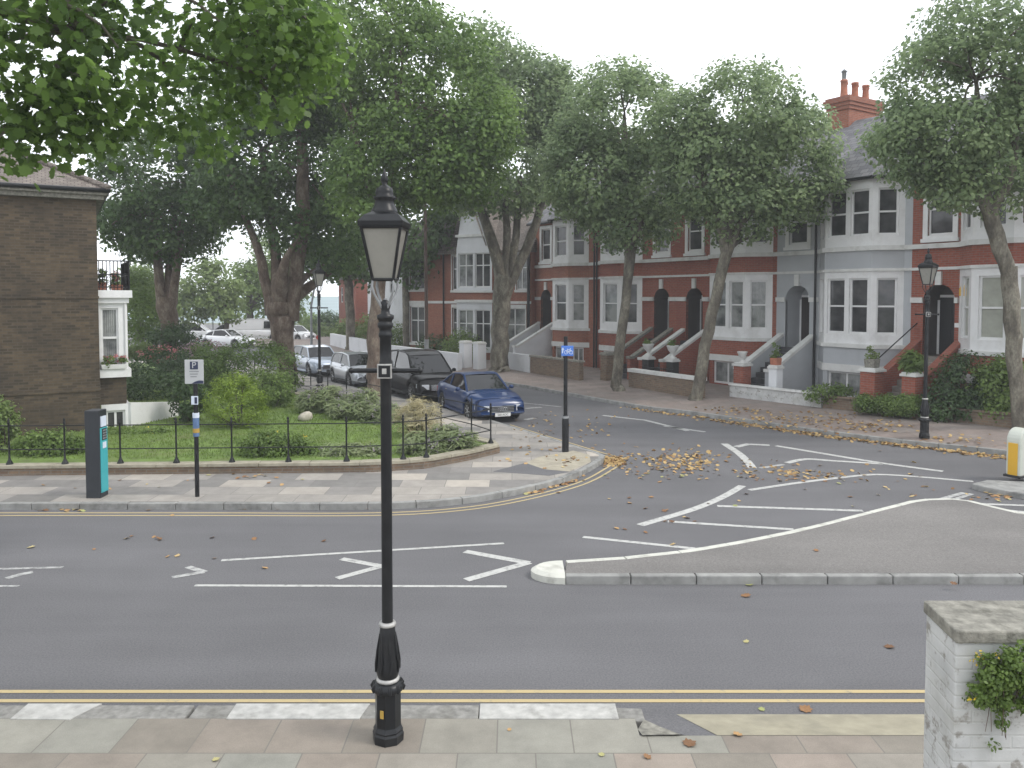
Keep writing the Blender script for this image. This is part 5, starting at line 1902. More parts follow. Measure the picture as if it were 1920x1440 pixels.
    # lamps wrap round the front corners
    for s_ in (-1, 1):
        t = MB()
        x0_, x1_ = xf * .86, xf * .985
        y0_, y1_ = hw_at(x0_) * .99, hw_at(x1_) * .60
        ym = hw_at(x1_) * .93
        za, zb_ = zn - .235, zn - .065
        t.add([(x0_, s_ * (y0_ + .012), za + .05), (x1_ - .02, s_ * (ym + .01), za), (xf + .012, s_ * y1_, za), (x0_, s_ * (y0_ - .0), zb_ + .02), (x1_ - .02, s_ * (ym - .02), zb_), (xf + .006, s_ * y1_, zb_)],
              [(0, 1, 4, 3), (1, 2, 5, 4)] if s_ < 0 else [(3, 4, 1, 0), (4, 5, 2, 1)])
        t.add([(x0_ + .05, s_ * (y0_ - .07), zb_ + .03), (x1_ - .02, s_ * (ym - .05), zb_ + .012), (xf - .05, s_ * y1_, zb_ + .012), (x1_ - .02, s_ * (ym - .02), zb_), (xf + .006, s_ * y1_, zb_), (x0_, s_ * y0_, zb_ + .02)],
              [(0, 1, 3, 5), (1, 2, 4, 3)])
        t.build('headlight', M['lamp_glass'], root)
        t = MB()
        xr = -L / 2
        zt_ = float(np.interp(xr * .97, tx, tz))
        t.box(xr - .012, xr + .1, min(s_ * hw_at(xr) * .62, s_ * hw_at(xr) * 1.0), max(s_ * hw_at(xr) * .62, s_ * hw_at(xr) * 1.0), zt_ - .26, zt_ - .09)
        t.build('tail_light', M['red'], root)
        t = MB()
        xm = H[-1][0] - .28
        t.lathe([(.02, 0), (.075, .02), (.085, .07), (.06, .12), (.01, .13)], 10, (xm, s_ * (Wd / 2 + .06)), z0=H[-1][1] - .01)
        t.tube([(xm, s_ * (Wd / 2 - .1), H[-1][1] + .02), (xm, s_ * (Wd / 2 + .03), H[-1][1] + .05)], .02, 6)
        t.build('door_mirror', P, root)
        if handles:
            for hx in (.02, -.2):
                t = MB()
                t.box(hx * L, hx * L + .16, s_ * Wd / 2 * .985 - .012, s_ * Wd / 2 * .985 + .014, H[0][1] - .16, H[0][1] - .13)
                t.build('door_handle', M['chrome'] if paint != 'p_white' else P, root)
    if grille:
        gz0, gz1 = zn - .26, zn - .08
        t = MB()
        gwid = hw_at(xf) * .52
        t.prism([(xf - .05, -gwid), (xf + .014, -gwid * .95), (xf + .02, 0), (xf + .014, gwid * .95), (xf - .05, gwid)], gz0, gz1)
        gr = t.build('grille', M['black_matt'], root)
        t = MB()
        for q in range(5):
            z_ = gz0 + (gz1 - gz0) * q / 4
            t.tube([(xf + .016, -gwid * .98, z_), (xf + .026, 0, z_), (xf + .016, gwid * .98, z_)], .011 if q in (0, 4) or grille == 'chrome' else .006, 5)
        t.build('grille_bars', M['chrome'] if grille == 'chrome' else M['galv'], gr)
        t = MB()
        t.prism([(xf - .1, -Wd * .36), (xf - .012, -Wd * .33), (xf + .006, 0), (xf - .012, Wd * .33), (xf - .1, Wd * .36)], zb + .06, zb + .19)
        t.build('lower_grille', M['black_matt'], root)
        if rings:
            t = MB()
            for q in range(4):
                cy = (q - 1.5) * .075
                t.tube([(xf + .034, cy + .048 * math.cos(a * math.pi / 8), (gz0 + gz1) / 2 + .048 * math.sin(a * math.pi / 8)) for a in range(17)], .007, 5, cap=False)
            t.build('badge', M['chrome'], gr)
    if plate:
        t = MB()
        pz = zn - .40
        t.box(xf - .02, xf + .022, -.26, .26, pz, pz + .111)
        pl = t.build('number_plate', M['plate'], root, bevel=.004)
        text('plate_text', plate, .092, M['ink'], pl, (xf + .0235, 0, pz + .055), (math.pi / 2, 0, math.pi / 2))
    t = MB()
    for w0, w1 in ((wpos[1] + Rw + .02, wpos[0] - Rw - .02),):
        for s_ in (-1, 1):
            t.box(w0, w1, min(s_ * Wd / 2 * .93, s_ * Wd / 2 * 1.004), max(s_ * Wd / 2 * .93, s_ * Wd / 2 * 1.004), zb - .02, zb + .06)
    t.build('side_skirt', M['black_matt'] if paint in ('p_black', 'p_silver') else P, root)
    return root


SAL_T = [(-.5, .62), (-.49, .84), (-.45, .97), (-.34, .99), (-.2, .97), (.0, .94), (.2, .92), (.32, .87), (.42, .79), (.475, .71), (.5, .50)]
SAL_H = [(-.36, .97, .80), (-.25, 1.23, .70), (-.16, 1.35, .66), (-.02, 1.40, .65), (.06, 1.36, .66), (.21, .91, .82)]
car('dark blue coupe with pale number plate parked first in the row', 'car', 'parked_car', (-1.15, 27.0), R(23), 4.4, 1.78, .2, SAL_T, SAL_H, 'p_blue', glass=(1, 4), plate='S60 AOC', rings=True, nose=.16)
MPV_T = [(-.5, .6), (-.49, 1.0), (-.46, 1.12), (-.3, 1.13), (.0, 1.10), (.22, 1.06), (.36, .98), (.45, .88), (.485, .76), (.5, .5)]
MPV_H = [(-.485, 1.1, .84), (-.46, 1.45, .78), (-.40, 1.72, .72), (-.2, 1.80, .70), (.02, 1.77, .70), (.10, 1.66, .72), (.27, 1.05, .86)]
car('tall black people carrier with chrome grille behind the blue coupe', 'car', 'parked_car', (-3.62, 31.9), R(25), 4.7, 1.9, .22, MPV_T, MPV_H, 'p_black', glass=(2, 5), wr=.34, grille='chrome', nose=.15, handles=False)
MIN_T = [(-.5, .55), (-.49, .86), (-.45, .97), (-.2, .96), (.1, .93), (.26, .90), (.38, .84), (.46, .76), (.49, .66), (.5, .5)]
MIN_H = [(-.47, .95, .80), (-.44, 1.22, .72), (-.38, 1.37, .68), (-.1, 1.42, .67), (.10, 1.36, .68), (.24, .90, .82)]
car('small silver hatchback parked behind the plane trunk', 'car', 'parked_car', (-7.0, 36.2), R(30), 3.8, 1.7, .18, MIN_T, MIN_H, 'p_silver', glass=(2, 4), wr=.31)
car('pale blue-silver hatchback parked behind the silver one', 'car', 'parked_car', (-10.1, 41.2), R(32), 4.2, 1.74, .18, MIN_T, MIN_H, 'p_lblue', glass=(2, 4), wr=.31)
VAN_T = [(-.5, .7), (-.495, 1.05), (-.3, 1.07), (.1, 1.07), (.3, 1.08), (.40, 1.02), (.46, .92), (.49, .8), (.5, .5)]
VAN_H = [(-.492, 1.05, .95), (-.488, 1.7, .93), (-.47, 1.93, .86), (-.2, 1.97, .85), (.12, 1.96, .85), (.20, 1.88, .84), (.36, 1.06, .90)]
GP = 'vehicles parked along the sea front'


def facing(px, d, lane):
    p = W(px, 640, d)
    return (p.x, p.y)


vv = car('white panel van parked on the sea front', 'van', 'parked_van', facing(484, 71, 0), R(100), 4.8, 1.9, .28, VAN_T, VAN_H, 'p_white', glass=(1, 5), wr=.33, sides=False, group=GP)
mv = MB()
mv.add([(.62, -.905, 1.16), (1.55, -.905, 1.16), (1.1, -.835, 1.78), (.62, -.835, 1.78)], [(0, 1, 2, 3)])
mv.add([(1.72, -.70, 1.12), (1.72, .70, 1.12), (1.02, .66, 1.84), (1.02, -.66, 1.84)], [(0, 1, 2, 3)])
mv.v = [(a + (.03 if i > 3 else 0), b - (.03 if i < 4 else 0), c) for i, (a, b, c) in enumerate(mv.v)]
mv.build('cab_window', M['carglass'], vv)
car('white estate with dark side windows left of the sea front vehicles', 'car', 'parked_car', facing(362, 68, 0), R(100), 4.6, 1.8, .22, MPV_T, MPV_H, 'p_white', glass=(2, 5), group=GP)
car('dark grey car between the white estate and the van', 'car', 'parked_car', facing(428, 73, 0), R(250), 4.3, 1.75, .2, SAL_T, SAL_H, 'p_grey', glass=(1, 4), group=GP)
car('low white saloon before the dark grey car', 'car', 'parked_car', facing(425, 62, 0), R(75), 4.3, 1.75, .18, SAL_T, SAL_H, 'p_white', glass=(1, 4), group=GP)
car('white hatchback seen past the three stemmed trunk', 'car', 'parked_car', facing(552, 70, 0), R(60), 4.0, 1.7, .18, MIN_T, MIN_H, 'p_white', glass=(2, 4), group=GP)


# ------------------------------------------------------------------ street lamps, signs, machine, bollard
def street_lamp(label, p, k=1.0, rz=R(-3), sleeve=True, group='black heritage street lamps'):
    root = empty('street_lamp', label, 'street lamp', p, rz, group)
    K_ = lambda prof: [(r * k, h * k) for r, h in prof]
    m = MB()
    m.lathe(K_([(.135, 0), (.138, .07), (.128, .09), (.132, .105), (.118, .13), (.113, .14), (.113, .43), (.117, .44)]), 8, smooth=False)
    m.lathe(K_([(.118, .44), (.135, .455), (.138, .485), (.125, .515), (.10, .525)]), 20)
    for q in range(10):
        a = 2 * math.pi * q / 10
        m.tube([Vector((.128 * math.cos(a), .128 * math.sin(a), .455)) * k, Vector((.14 * math.cos(a), .14 * math.sin(a), .48)) * k, Vector((.118 * math.cos(a), .118 * math.sin(a), .515)) * k], .017 * k, 6)
    m.build('base', M['black'], root)
    m = MB()
    m.lathe(K_([(.085, .56), (.098, .60), (.104, .63), (.10, .66), (.088, .80), (.074, .92), (.064, 1.0), (.06, 1.01)]), 16)
    for q in range(8):
        a = 2 * math.pi * (q + .5) / 8
        m.tube([Vector((.107 * math.cos(a), .107 * math.sin(a), .62)) * k, Vector((.106 * math.cos(a + .12), .106 * math.sin(a + .12), .70)) * k, Vector((.088 * math.cos(a), .088 * math.sin(a), .82)) * k, Vector((.07 * math.cos(a), .07 * math.sin(a), .95)) * k], [.006 * k, .012 * k, .011 * k, .004 * k], 5)
    m.build('lower_shaft', M['black'], root)
    m = MB()
    for h in (.525, 1.01):
        r = .088 if h < .6 else .062
        m.lathe(K_([(r * .9, h), (r + .010, h + .006), (r + .014, h + .02), (r + .008, h + .036), (r * .9, h + .04)]), 20)
    m.build('silver_ring', M['silver'], root)
    m = MB()
    m.lathe(K_([(.048, 1.04), (.047, 2.0), (.048, 3.2), (.052, 3.25), (.056, 3.28), (.056, 3.31), (.050, 3.33), (.050, 3.52), (.060, 3.535), (.060, 3.56), (.052, 3.57), (.053, 3.60), (.066, 3.615), (.068, 3.645), (.056, 3.655), (.058, 3.67), (.072, 3.685), (.074, 3.715), (.040, 3.73), (.036, 3.76), (.046, 3.79), (.040, 3.83), (.012, 3.85)]), 18)
    m.build('column', M['black'], root)
    # ladder bar with its square badge
    bz = 3.24
    bar = MB()
    bar.tube([Vector((-.29, 0, bz)) * k, Vector((.29, 0, bz)) * k], .021 * k, 8)
    for s_ in (-1, 1):
        bar.lathe([(.0, -.028 * k), (.026 * k, -.012 * k), (.026 * k, .012 * k), (.0, .028 * k)], 10, (s_ * .295 * k, 0), z0=bz * k)
    lb = bar.build('ladder_bar', M['black'], root)
    lb.rotation_euler = (0, 0, -rz)
    s_ = .062 * k
    bd = MB()
    bd.box(-s_, s_, -.075 * k, -.05 * k, bz * k - s_, bz * k + s_)
    bo_ = bd.build('badge', M['silver'], root, bevel=.004)
    bo_.rotation_euler = (0, 0, -rz)
    bd = MB()
    bd.box(-s_ * .8, s_ * .8, -.08 * k, -.07 * k, bz * k - s_ * .8, bz * k + s_ * .8)
    bi = bd.build('badge_face', M['black'], bo_)
    bd = MB()
    bd.prism([(-s_ * .3, -.084 * k), (s_ * .3, -.084 * k), (s_ * .3, -.078 * k), (-s_ * .3, -.078 * k)], bz * k - s_ * .35, bz * k + s_ * .4)
    bd.build('crest', M['silver'], bo_)
    # arms of the frog that carries the lantern
    m = MB()
    zl = 4.02
    m.tube([Vector((0, 0, 3.73)) * k, Vector((0, 0, 3.86)) * k], [.03 * k, .014 * k], 8)
    for a in range(4):
        c, s2 = math.cos(math.pi / 4 + a * math.pi / 2), math.sin(math.pi / 4 + a * math.pi / 2)
        m.tube([Vector((.02 * c, .02 * s2, 3.76)) * k, Vector((.06 * c, .06 * s2, 3.82)) * k, Vector((.11 * c, .11 * s2, 3.90)) * k, Vector((.132 * c, .132 * s2, 3.96)) * k, Vector((.120 * c, .120 * s2, zl + .005)) * k], [.009 * k, .011 * k, .010 * k, .013 * k, .008 * k], 7)
    m.build('lantern_bracket', M['galv'] if sleeve else M['black'], root)
    b0_, t0_, zt = .088, .166, 4.455
    m = MB()
    cs = [(-1, -1), (1, -1), (1, 1), (-1, 1)]
    m.add([(x * b0_ * k * .96, y * b0_ * k * .96, (zl + .012) * k) for x, y in cs] + [(x * t0_ * k * .96, y * t0_ * k * .96, zt * k) for x, y in cs],
          [(0, 1, 5, 4), (1, 2, 6, 5), (2, 3, 7, 6), (3, 0, 4, 7), (3, 2, 1, 0)])
    m.build('lantern_glass', M['lens'], root)
    m = MB()
    for x, y in cs:
        m.tube([Vector((x * b0_, y * b0_, zl)) * k, Vector((x * t0_, y * t0_, zt)) * k], .013 * k, 6)
    for i in range(4):
        (x, y), (x2, y2) = cs[i], cs[(i + 1) % 4]
        m.tube([Vector((x * b0_, y * b0_, zl)) * k, Vector((x2 * b0_, y2 * b0_, zl)) * k], .014 * k, 6)
        m.tube([Vector((x * t0_, y * t0_, zt)) * k, Vector((x2 * t0_, y2 * t0_, zt)) * k], .014 * k, 6)
    m.build('lantern_frame', M['black'], root)
    m = MB()
    e_ = .186
    m.add([(x * e_ * k, y * e_ * k, (zt + .008) * k) for x, y in cs] + [(x * (e_ + .004) * k, y * (e_ + .004) * k, (zt + .05) * k) for x, y in cs] + [(x * .145 * k, y * .145 * k, (zt + .105) * k) for x, y in cs] + [(x * .085 * k, y * .085 * k, (zt + .14) * k) for x, y in cs],
          [(3, 2, 1, 0)] + [(i + 4 * j, (i + 1) % 4 + 4 * j, (i + 1) % 4 + 4 * j + 4, i + 4 * j + 4) for j in range(3) for i in range(4)] + [(12, 13, 14, 15)])
    m.lathe(K_([(.112, zt + .12), (.118, zt + .135), (.108, zt + .155), (.086, zt + .20), (.078, zt + .235), (.092, zt + .25), (.092, zt + .27), (.072, zt + .275), (.078, zt + .30), (.068, zt + .335), (.035, zt + .36), (.02, zt + .37), (.027, zt + .395), (.034, zt + .42), (.022, zt + .45), (.010, zt + .485), (.002, zt + .51)]), 18)
    m.build('lantern_roof', M['black'], root)
    return root


lp = G(728, 1386, PZ)
l1 = street_lamp('tall black street lamp with silver rings on the near pavement', lp, 1.0)
st = MB()
st.prism([(-.018, -.116), (.012, -.118), (.014, -.112), (-.018, -.112)], .24, .31)
sk = st.build('torn_sticker', M['amber'], l1)
sk.rotation_euler = (0, 0, R(-15))
p2 = G(1733, 821, PZ + .05)
street_lamp('black street lamp on the leaf strewn far pavement before the brick house', p2, 1.03, R(40), False)
p3 = W(600, 755, 30)
p3.z = PZ
street_lamp('thin distant black street lamp beside the parked silver cars', p3, 1.06, R(30), False)


def rod(name, label, cat, pts, rad, mat, n=10):
    b = Vector(pts[0])
    root = empty(name, label, cat, b)
    m = MB()
    m.tube([Vector(p) - b for p in pts], rad, n)
    m.build('column', M[mat], root)
    return root


q = W(800, 690, 44)
q.z = PZ
rp = rod('telegraph_pole', 'tall rust brown pole before the gabled brick house', 'pole', [q, q + Vector((0, 0, 3.0)), q + Vector((-.05, 0, 9.0))], [.11, .10, .08], 'brown_pole')
m = MB()
m.lathe([(.125, 0), (.125, 1.5)], 12)
m.build('sleeve', M['galv'], rp)
q = W(584, 660, 52)
q.z = 0
cl_ = rod('street_lamp', 'slender grey curved street lamp near the sea front', 'street lamp', [q, q + Vector((.02, 0, 3.4)), q + Vector((.25, 0, 4.6)), q + Vector((.1, 0, 5.6)), q + Vector((-.5, 0, 6.1))], [.09, .07, .06, .05, .04], 'galv')
m = MB()
m.lathe([(.1, 0), (.16, .06), (.05, .16)], 10, (-.6, 0), z0=6.05)
m.build('lamp_head', M['galv'], cl_)
q = W(597, 650, 58)
q.z = 0
sp_ = rod('sign_post', 'grey post with small red sign near the sea front', 'sign', [q, q + Vector((0, 0, 5.2))], .05, 'galv')
m = MB()
m.lathe([(.16, -.02), (.16, .02)], 16, (0, 0), 'y')
m.v = [(a, b - .07, c + 1.0) for a, b, c in m.v]
m.build('sign_face', M['red'], sp_)
q = W(400, 650, 66)
q.z = 0
sp_ = rod('sign_post', 'thin post with small dark sign by the distant light green tree', 'sign', [q, q + Vector((0, 0, 2.6))], .04, 'galv')
m = MB()
m.box(-.12, .12, -.07, -.045, 2.1, 2.6)
m.build('sign_face', M['navy'], sp_)


def zat(y, Y):
    return W(960, y, Y).z


# parking sign
q = G(370, 931, PZ)
ps = empty('parking_sign', 'grey-white parking sign on a black post beside the teal machine', 'sign', q, R(3))
zz = lambda y: zat(y, q.y) - PZ
m = MB()
m.tube([(0, 0, 0), (0, 0, zz(677))], .042, 12)
m.build('post', M['black'], ps)
w2 = .178
z0_, z1_ = zz(719), zz(674)
m = MB()
m.box(-w2, w2, -.062, -.046, z0_, z1_)
fc = m.build('sign_face', M['sign_grey'], ps, bevel=.006)
m = MB()
sx, hx = .075, z1_ - .035
m.box(-sx, sx, -.0665, -.061, hx - .15, hx)
m.build('symbol_panel', M['navy'], fc)
text('letter', 'P', .17, M['sign_grey'], fc, (0, -.0672, hx - .075), (math.pi / 2, 0, 0))
m = MB()
for k in range(3):
    m.box(-.09 + .01 * k, .09 - .02 * k, -.0648, -.0615, z1_ - .235 - .05 * k, z1_ - .215 - .05 * k)
m.build('text_lines', M['galv'], fc)
m = MB()
m.add([(-.05, -.0652, z0_ + .005), (w2 - .004, -.0652, z0_ + .005), (w2 - .004, -.0652, z0_ + .06), (.09, -.0652, z0_ + .065), (.02, -.0652, z0_ + .045)], [(0, 1, 2, 3, 4)])
m.build('band', M['navy'], fc)
m = MB()
m.box(-.065, .065, -.062, -.046, zz(758), zz(742))
pl_ = m.build('small_plate', M['sign_white'], ps, bevel=.004)
m = MB()
m.box(.0, .05, -.066, -.061, zz(756), zz(744))
m.build('plate_mark', M['navy'], pl_)
m = MB()
m.lathe([(.058, zz(818)), (.060, zz(777))], 14)
m.build('blue_sticker', M['sticker_blue'], ps)
m = MB()
m.lathe([(.0625, zz(811)), (.0625, zz(803))], 14)
m.build('amber_band', M['amber'], ps)
m = MB()
m.lathe([(.0625, zz(783)), (.0625, zz(774))], 14)
m.build('pale_band', M['sign_white'], ps)

# parking payment machine
q = G(176, 934, PZ)
pmach = empty('parking_machine', 'dark parking payment machine with teal front panel', 'parking machine', q, R(0))
hh = zat(770, q.y) - PZ
m = MB()
m.box(-.14, .14, -.02, .28, .0, hh)
m.build('casing', M['slate_blue'], pmach, bevel=.012)
m = MB()
m.box(.139, .162, .0, .25, .10, hh - .34)
tp = m.build('front_panel', M['teal'], pmach, bevel=.006)
m = MB()
m.box(.139, .160, .03, .22, hh - .32, hh - .12)
m.build('screen', M['sign_white'], pmach)
m = MB()
m.box(.1615, .168, .04, .21, hh - .58, hh - .36)
kp = m.build('keypad', M['black_matt'], tp)
m = MB()
for a in range(3):
    for b in range(4):
        m.box(.1675, .172, .065 + .05 * a, .095 + .05 * a, hh - .56 + .05 * b, hh - .53 + .05 * b)
m.build('keys', M['galv'], kp)
m = MB()
m.box(.1615, .1665, .06, .19, hh - .74, hh - .62)
m.build('notice', M['sign_white'], tp)

# cycle route sign
q = G(1060, 847, PZ)
cs_ = empty('cycle_sign', 'small blue cycle route sign on a stepped black post', 'sign', q, R(-6))
zz = lambda y: zat(y, q.y) - PZ
m = MB()
m.lathe([(.085, 0), (.085, zz(784)), (.078, zz(781)), (.055, zz(778))], 14)
m.tube([(0, 0, zz(780)), (0, 0, zz(631))], .05, 12)
m.build('post', M['black'], cs_)
m = MB()
m.lathe([(.087, zz(784)), (.087, zz(780))], 14)
m.build('grey_band', M['galv'], cs_)
z0_, z1_ = zz(667), zz(648)
m = MB()
m.box(-.085, .215, -.075, -.055, z0_, z1_)
m.v = [(a - .02, b, c) for a, b, c in m.v]
fc = m.build('sign_face', M['sign_blue'], cs_, bevel=.004)
zc = (z0_ + z1_) / 2
m = MB()
for wx_ in (.015, .135):
    m.tube([(wx_ + .042 * math.cos(a * math.pi / 8), -.0775, zc - .035 + .042 * math.sin(a * math.pi / 8)) for a in range(17)], .007, 5, cap=False)
for a, b in (((.015, -.035), (.05, .04)), ((.05, .04), (.075, -.035)), ((.075, -.035), (.015, -.035)), ((.05, .03), (.115, .035)), ((.115, .035), (.075, -.035)), ((.135, -.035), (.11, .06)), ((.11, .06), (.13, .06)), ((.05, .04), (.045, .055))):
    m.tube([(a[0], -.0775, zc + a[1]), (b[0], -.0775, zc + b[1])], .006, 5)
m.build('bicycle_symbol', M['sign_white'], fc)
m = MB()
m.add([(-.09, -.0765, zc - .06), (-.065, -.0765, zc - .06), (-.05, -.0765, zc + .03), (-.03, -.0765, zc + .03), (-.065, -.0765, zc + .09), (-.1, -.0765, zc + .03), (-.08, -.0765, zc + .03)], [(0, 1, 2, 3, 4, 5, 6)])
m.build('arrow_symbol', M['sign_white'], fc)

# keep-left bollard on its island
q = G(1912, 892, .12)
bl = empty('traffic_bollard', 'cream round-topped traffic bollard with yellow side strip', 'bollard', (q.x, q.y, .115), R(28))
bw, bd_, bh = .27, .15, 1.02


def boll(w, h, d):
    P_ = [(-w, .0), (w, .0)] + [(w * math.cos(math.pi * k / 12), h - w + w * math.sin(math.pi * k / 12)) for k in range(13)]
    mm = MB()
    n_ = len(P_)
    mm.add([(p[0], -d, p[1]) for p in P_] + [(p[0], d, p[1]) for p in P_], [tuple(range(n_)), tuple(range(n_, 2 * n_))[::-1]] + [(i, i + n_, (i + 1) % n_ + n_, (i + 1) % n_) for i in range(n_)])
    return mm


boll(bw, bh, bd_).build('shell', M['boll'], bl, (0, 0, .03), bevel=.03)
m = MB()
m.box(-bw - .012, -bw + .02, -bd_ + .05, bd_ - .05, .05, .74)
m.build('yellow_strip', M['boll_y'], bl, bevel=.004)
m = MB()
m.box(-bw - .04, bw + .04, -bd_ - .03, bd_ + .03, 0, .05)
m.build('foot', M['black_matt'], bl, bevel=.01)

# ------------------------------------------------------------------ white pillar at the lower right
hp = 2.15
a, b = G(1793, 1183, hp), G(1731, 1125, hp)
pr_ = empty('gate_pillar', 'peeling white painted brick pillar with stone cap in the near corner', 'pillar', (a.x, a.y, PZ))
dp = b.y - a.y
sk_ = (b.x - a.x)
wd_ = .95
m = MB()
e = .055
m.prism([(.012, e * .4), (wd_, e * .4), (wd_, dp - .02), (sk_ + .008, dp - .02)], -PZ, hp - PZ - .075)
m.build('shaft', M['paint_brick'], pr_, bevel=.012)
m = MB()
m.prism([(0, 0), (wd_ + .05, -.01), (wd_ + .05, dp), (sk_, dp)], hp - PZ - .074, hp - PZ)
m.build('cap_stone', M['grey_stone'], pr_, bevel=.01)
fy = a.y + .02
shrub('creeper', 'yellow-flowered trailing creeper hanging on the white pillar', 'creeper',
      [(*W(1858, 1262, fy - .06)[:3], .10, .07, .10), (*W(1838, 1305, fy - .04)[:3], .07, .05, .09), (*W(1872, 1345, fy - .03)[:3], .045, .035, .13), (*W(1908, 1245, fy - .07)[:3], .11, .09, .13), (*W(1866, 1398, fy - .02)[:3], .022, .015, .04), (*W(1893, 1300, fy - .05)[:3], .08, .05, .08), (*W(1935, 1300, fy - .06)[:3], .1, .07, .16)],
      150, 30, .022, .024, M['bush_leaf'], flower=(M['yellowf'], 6, .015), stems=False, shell=.25)
cst = MB()
for k in range(14):
    a_ = W(1850 + 60 * rnd.random(), 1215 + 60 * rnd.random(), fy - .03)
    limb(cst, a_, a_ + Vector((rnd.uniform(-.06, .06), rnd.uniform(-.05, .0), -rnd.uniform(.15, .45))), .004, .0015, .12, 5, 5)
cr_ = [o for o in bpy.data.objects if o.name.startswith('creeper')][0]
cst.v = [tuple(Vector(p) - cr_.location) for p in cst.v]
cst.build('stem', M['bark_red'], cr_)

# ------------------------------------------------------------------ fallen leaves
def scatter(x, y, rx, ry, n, core=1.0):
    o = []
    while len(o) < n:
        a = rnd.gauss(0, .5 * core), rnd.gauss(0, .5 * core)
        o.append((x + a[0] * rx, y + a[1] * ry))
    return o


def along(p0, p1, n, w):
    return [(p0[0] + (p1[0] - p0[0]) * t + rnd.gauss(0, w), p0[1] + (p1[1] - p0[1]) * t + rnd.gauss(0, w * .35)) for t in (rnd.random() for _ in range(n))]


rnd = random.Random(21)
L0, L1 = [], []                        # on the road, on the pavements
L0 += scatter(1150, 864, 24, 8, 230) + scatter(1260, 870, 120, 28, 210) + scatter(1290, 862, 60, 20, 120) + scatter(1440, 885, 90, 22, 70) + scatter(1530, 890, 90, 14, 60) + scatter(1100, 800, 80, 36, 45)
L0 += scatter(1880, 930, 60, 10, 45) + scatter(1690, 910, 120, 40, 26) + scatter(1010, 800, 40, 22, 26)
for a, b, k in (((1180, 765), (1300, 781), 60), ((1300, 781), (1500, 811), 130), ((1500, 811), (1700, 836), 140), ((1700, 836), (1910, 861), 120)):
    L0 += along(a, b, k * 2, 5)
L0 += along((990, 924), (1090, 897), 50, 5) + along((60, 955), (200, 953), 26, 6) + along((400, 953), (700, 953), 8, 6) + scatter(300, 1000, 300, 60, 14) + scatter(1250, 960, 200, 60, 22)
L1 += scatter(1500, 785, 150, 14, 190) + scatter(1620, 800, 110, 14, 150) + scatter(1380, 768, 60, 8, 60) + scatter(1800, 825, 90, 14, 60) + scatter(1000, 850, 70, 30, 24) + scatter(480, 893, 40, 4, 10) + scatter(1070, 862, 30, 10, 16) + scatter(1000, 812, 30, 10, 14)
L1 += scatter(420, 900, 400, 24, 16)
pts = []
for p in L0:
    if p[1] > 700:
        pts.append(G(p[0], p[1], .012))
for p in L1:
    if p[1] > 730:
        q = G(p[0], p[1], PZ + .012)
        if q.x > 3.0 and p[1] < 850:
            for _ in range(3):
                q = G(p[0], p[1], zfar(q.x, q.y) + .014)
        pts.append(q)
NEAR = [(1398, 1117, 0, 'tan curled leaf on the road before the island kerb', .17), (1399, 1203, 0, 'small dark leaf alone in the middle of the near lane', .09), (1667, 1213, 0, 'green-brown leaf clump on the road left of the pillar', .14),
        (1510, 1330, 0, 'yellow-green twig of leaves by the near double yellow lines', .16), (1428, 1330, 0, 'small orange leaf between yellow lines and dropped kerb', .08), (1383, 1377, PZ, 'brown leaf at the joint of the pale concrete apron', .11),
        (1293, 1394, PZ, 'orange-brown leaf on the grey slabs below the tarmac patch', .15), (1214, 1419, PZ, 'pale yellowish leaf on the near grey slab', .09), (1128, 1415, PZ, 'small orange leaf on the pinkish slab', .07),
        (405, 1424, PZ, 'brown curled leaf on the slabs at the bottom edge', .08), (955, 1368, PZ, 'tiny orange leaf right of the lamp base', .05), (1788, 1094, .09, 'orange leaf leaning on the island kerb above the pillar', .12), (497, 1065, 0, 'yellow leaf by the worn arrow marking', .12),
        (58, 1026, 0, 'pale yellow leaf on the road at the left', .15), (1405, 1097, 0, 'yellow-green leaf against the island kerb', .14), (1530, 1032, PZ, 'small yellow leaf on the grey island surface', .1), (1543, 1090, 0, 'dark reddish leaf low on the island kerb', .08)]


def leaf_one(seed):
    r = random.Random(seed)
    mm = MB()
    V = [(x, y, .0 + .22 * (x * x * (1 + r.random())) + .25 * y * y * r.uniform(.3, 1.2) + r.uniform(-.02, .02)) for x, y, z in LOBE.tolist()]
    n_ = len(V)
    mm.add(V + [(0, 0, 0.0)], [(i, (i + 1) % n_, n_) for i in range(n_)])
    return mm


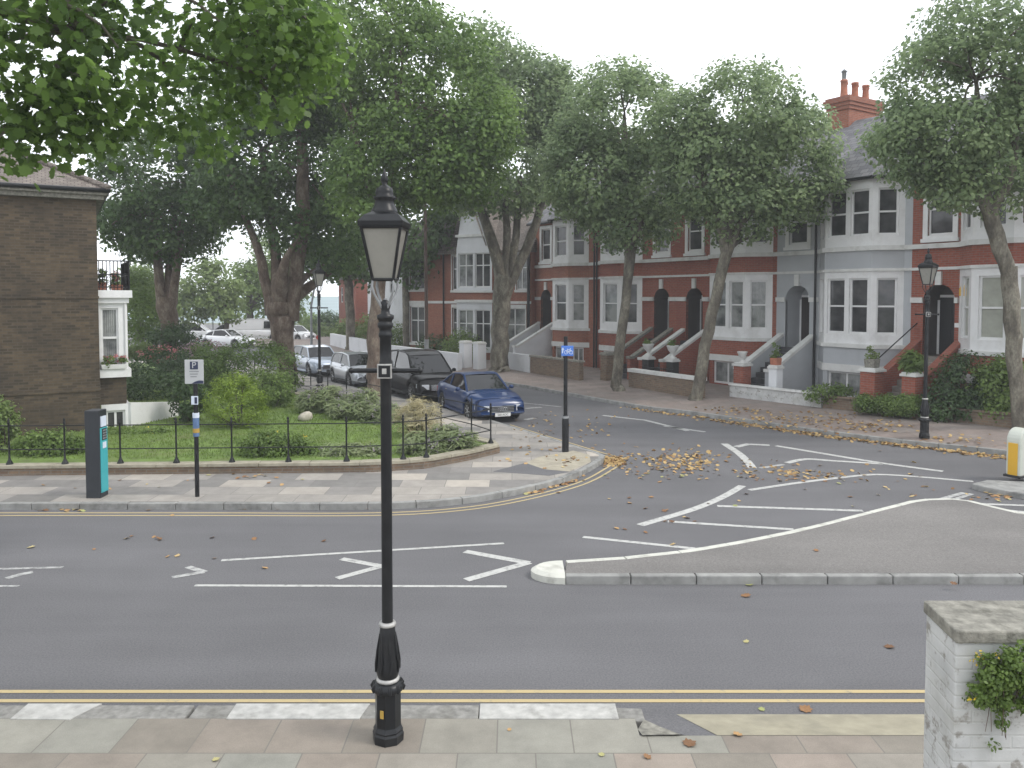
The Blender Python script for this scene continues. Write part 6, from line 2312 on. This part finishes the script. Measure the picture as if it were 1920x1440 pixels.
protos = [leaf_one(k).build('fallen_leaf', M['dry_one']) for k in range(5)]
pts.sort(key=lambda p: (p - Vector((0, 0, CH))).length)
GL = 'fallen leaves lying on the road and pavements'
for k, (x, y, z, lb, sz) in enumerate(NEAR):
    o = protos[k] if k < 5 else protos[k % 5].copy()
    if k >= 5:
        COL.objects.link(o)
    p = G(x, y, z + .006)
    o.location = (p.x, p.y, z + .008)
    o.rotation_euler = (rnd.uniform(-.2, .2), rnd.uniform(-.2, .2), rnd.uniform(0, 6.28))
    o.scale = (sz * .9,) * 3
    tag(o, lb, 'leaf', GL)
NI = 280
for k, p in enumerate(pts[:NI]):
    o = protos[k % 5].copy()
    COL.objects.link(o)
    o.location = p
    o.rotation_euler = (rnd.uniform(-.3, .3), rnd.uniform(-.3, .3), rnd.uniform(0, 6.28))
    o.scale = (rnd.uniform(.06, .125),) * 3
    onroad = p.z < .06
    tag(o, 'one of many dry leaves scattered on the grey road around the junction' if onroad else 'one of many dry leaves scattered on the pavement slabs', 'leaf', GL)
far_ = pts[NI:]
C = np.array([tuple(p) for p in far_])
Nn = rng.normal(size=C.shape) * .3 + np.array([0, 0, 1])
lm = leaf_mesh('fallen_leaves', C + np.array([0, 0, .01]), Nn, 1 * (.065 + .065 * rng.random(len(C))), LOBE, rng.random(len(C)))
lo = link('fallen_leaves', lm, M['dry'])
lo['kind'] = 'stuff'
lo['label'] = 'drift of dry brown and yellow leaves along the far kerb'


# ------------------------------------------------------------------ thin air veil, added in place of the window-glass glare
hb = MB()
hb.box(-70, 70, -8, 130, -1.6, 17.5)
hz = hb.build('veil_haze', None)
hz['kind'] = 'stuff'
hm = bpy.data.materials.new('veil_haze')
hm.use_nodes = True
hm.node_tree.nodes.clear()
ho = hm.node_tree.nodes.new("ShaderNodeOutputMaterial")
hv = hm.node_tree.nodes.new("ShaderNodeVolumePrincipled")
hv.inputs['Color'].default_value = (.93, .95, .98, 1)
hv.inputs['Density'].default_value = .0014
hm.node_tree.links.new(hv.outputs[0], ho.inputs['Volume'])
hz.data.materials.append(hm)
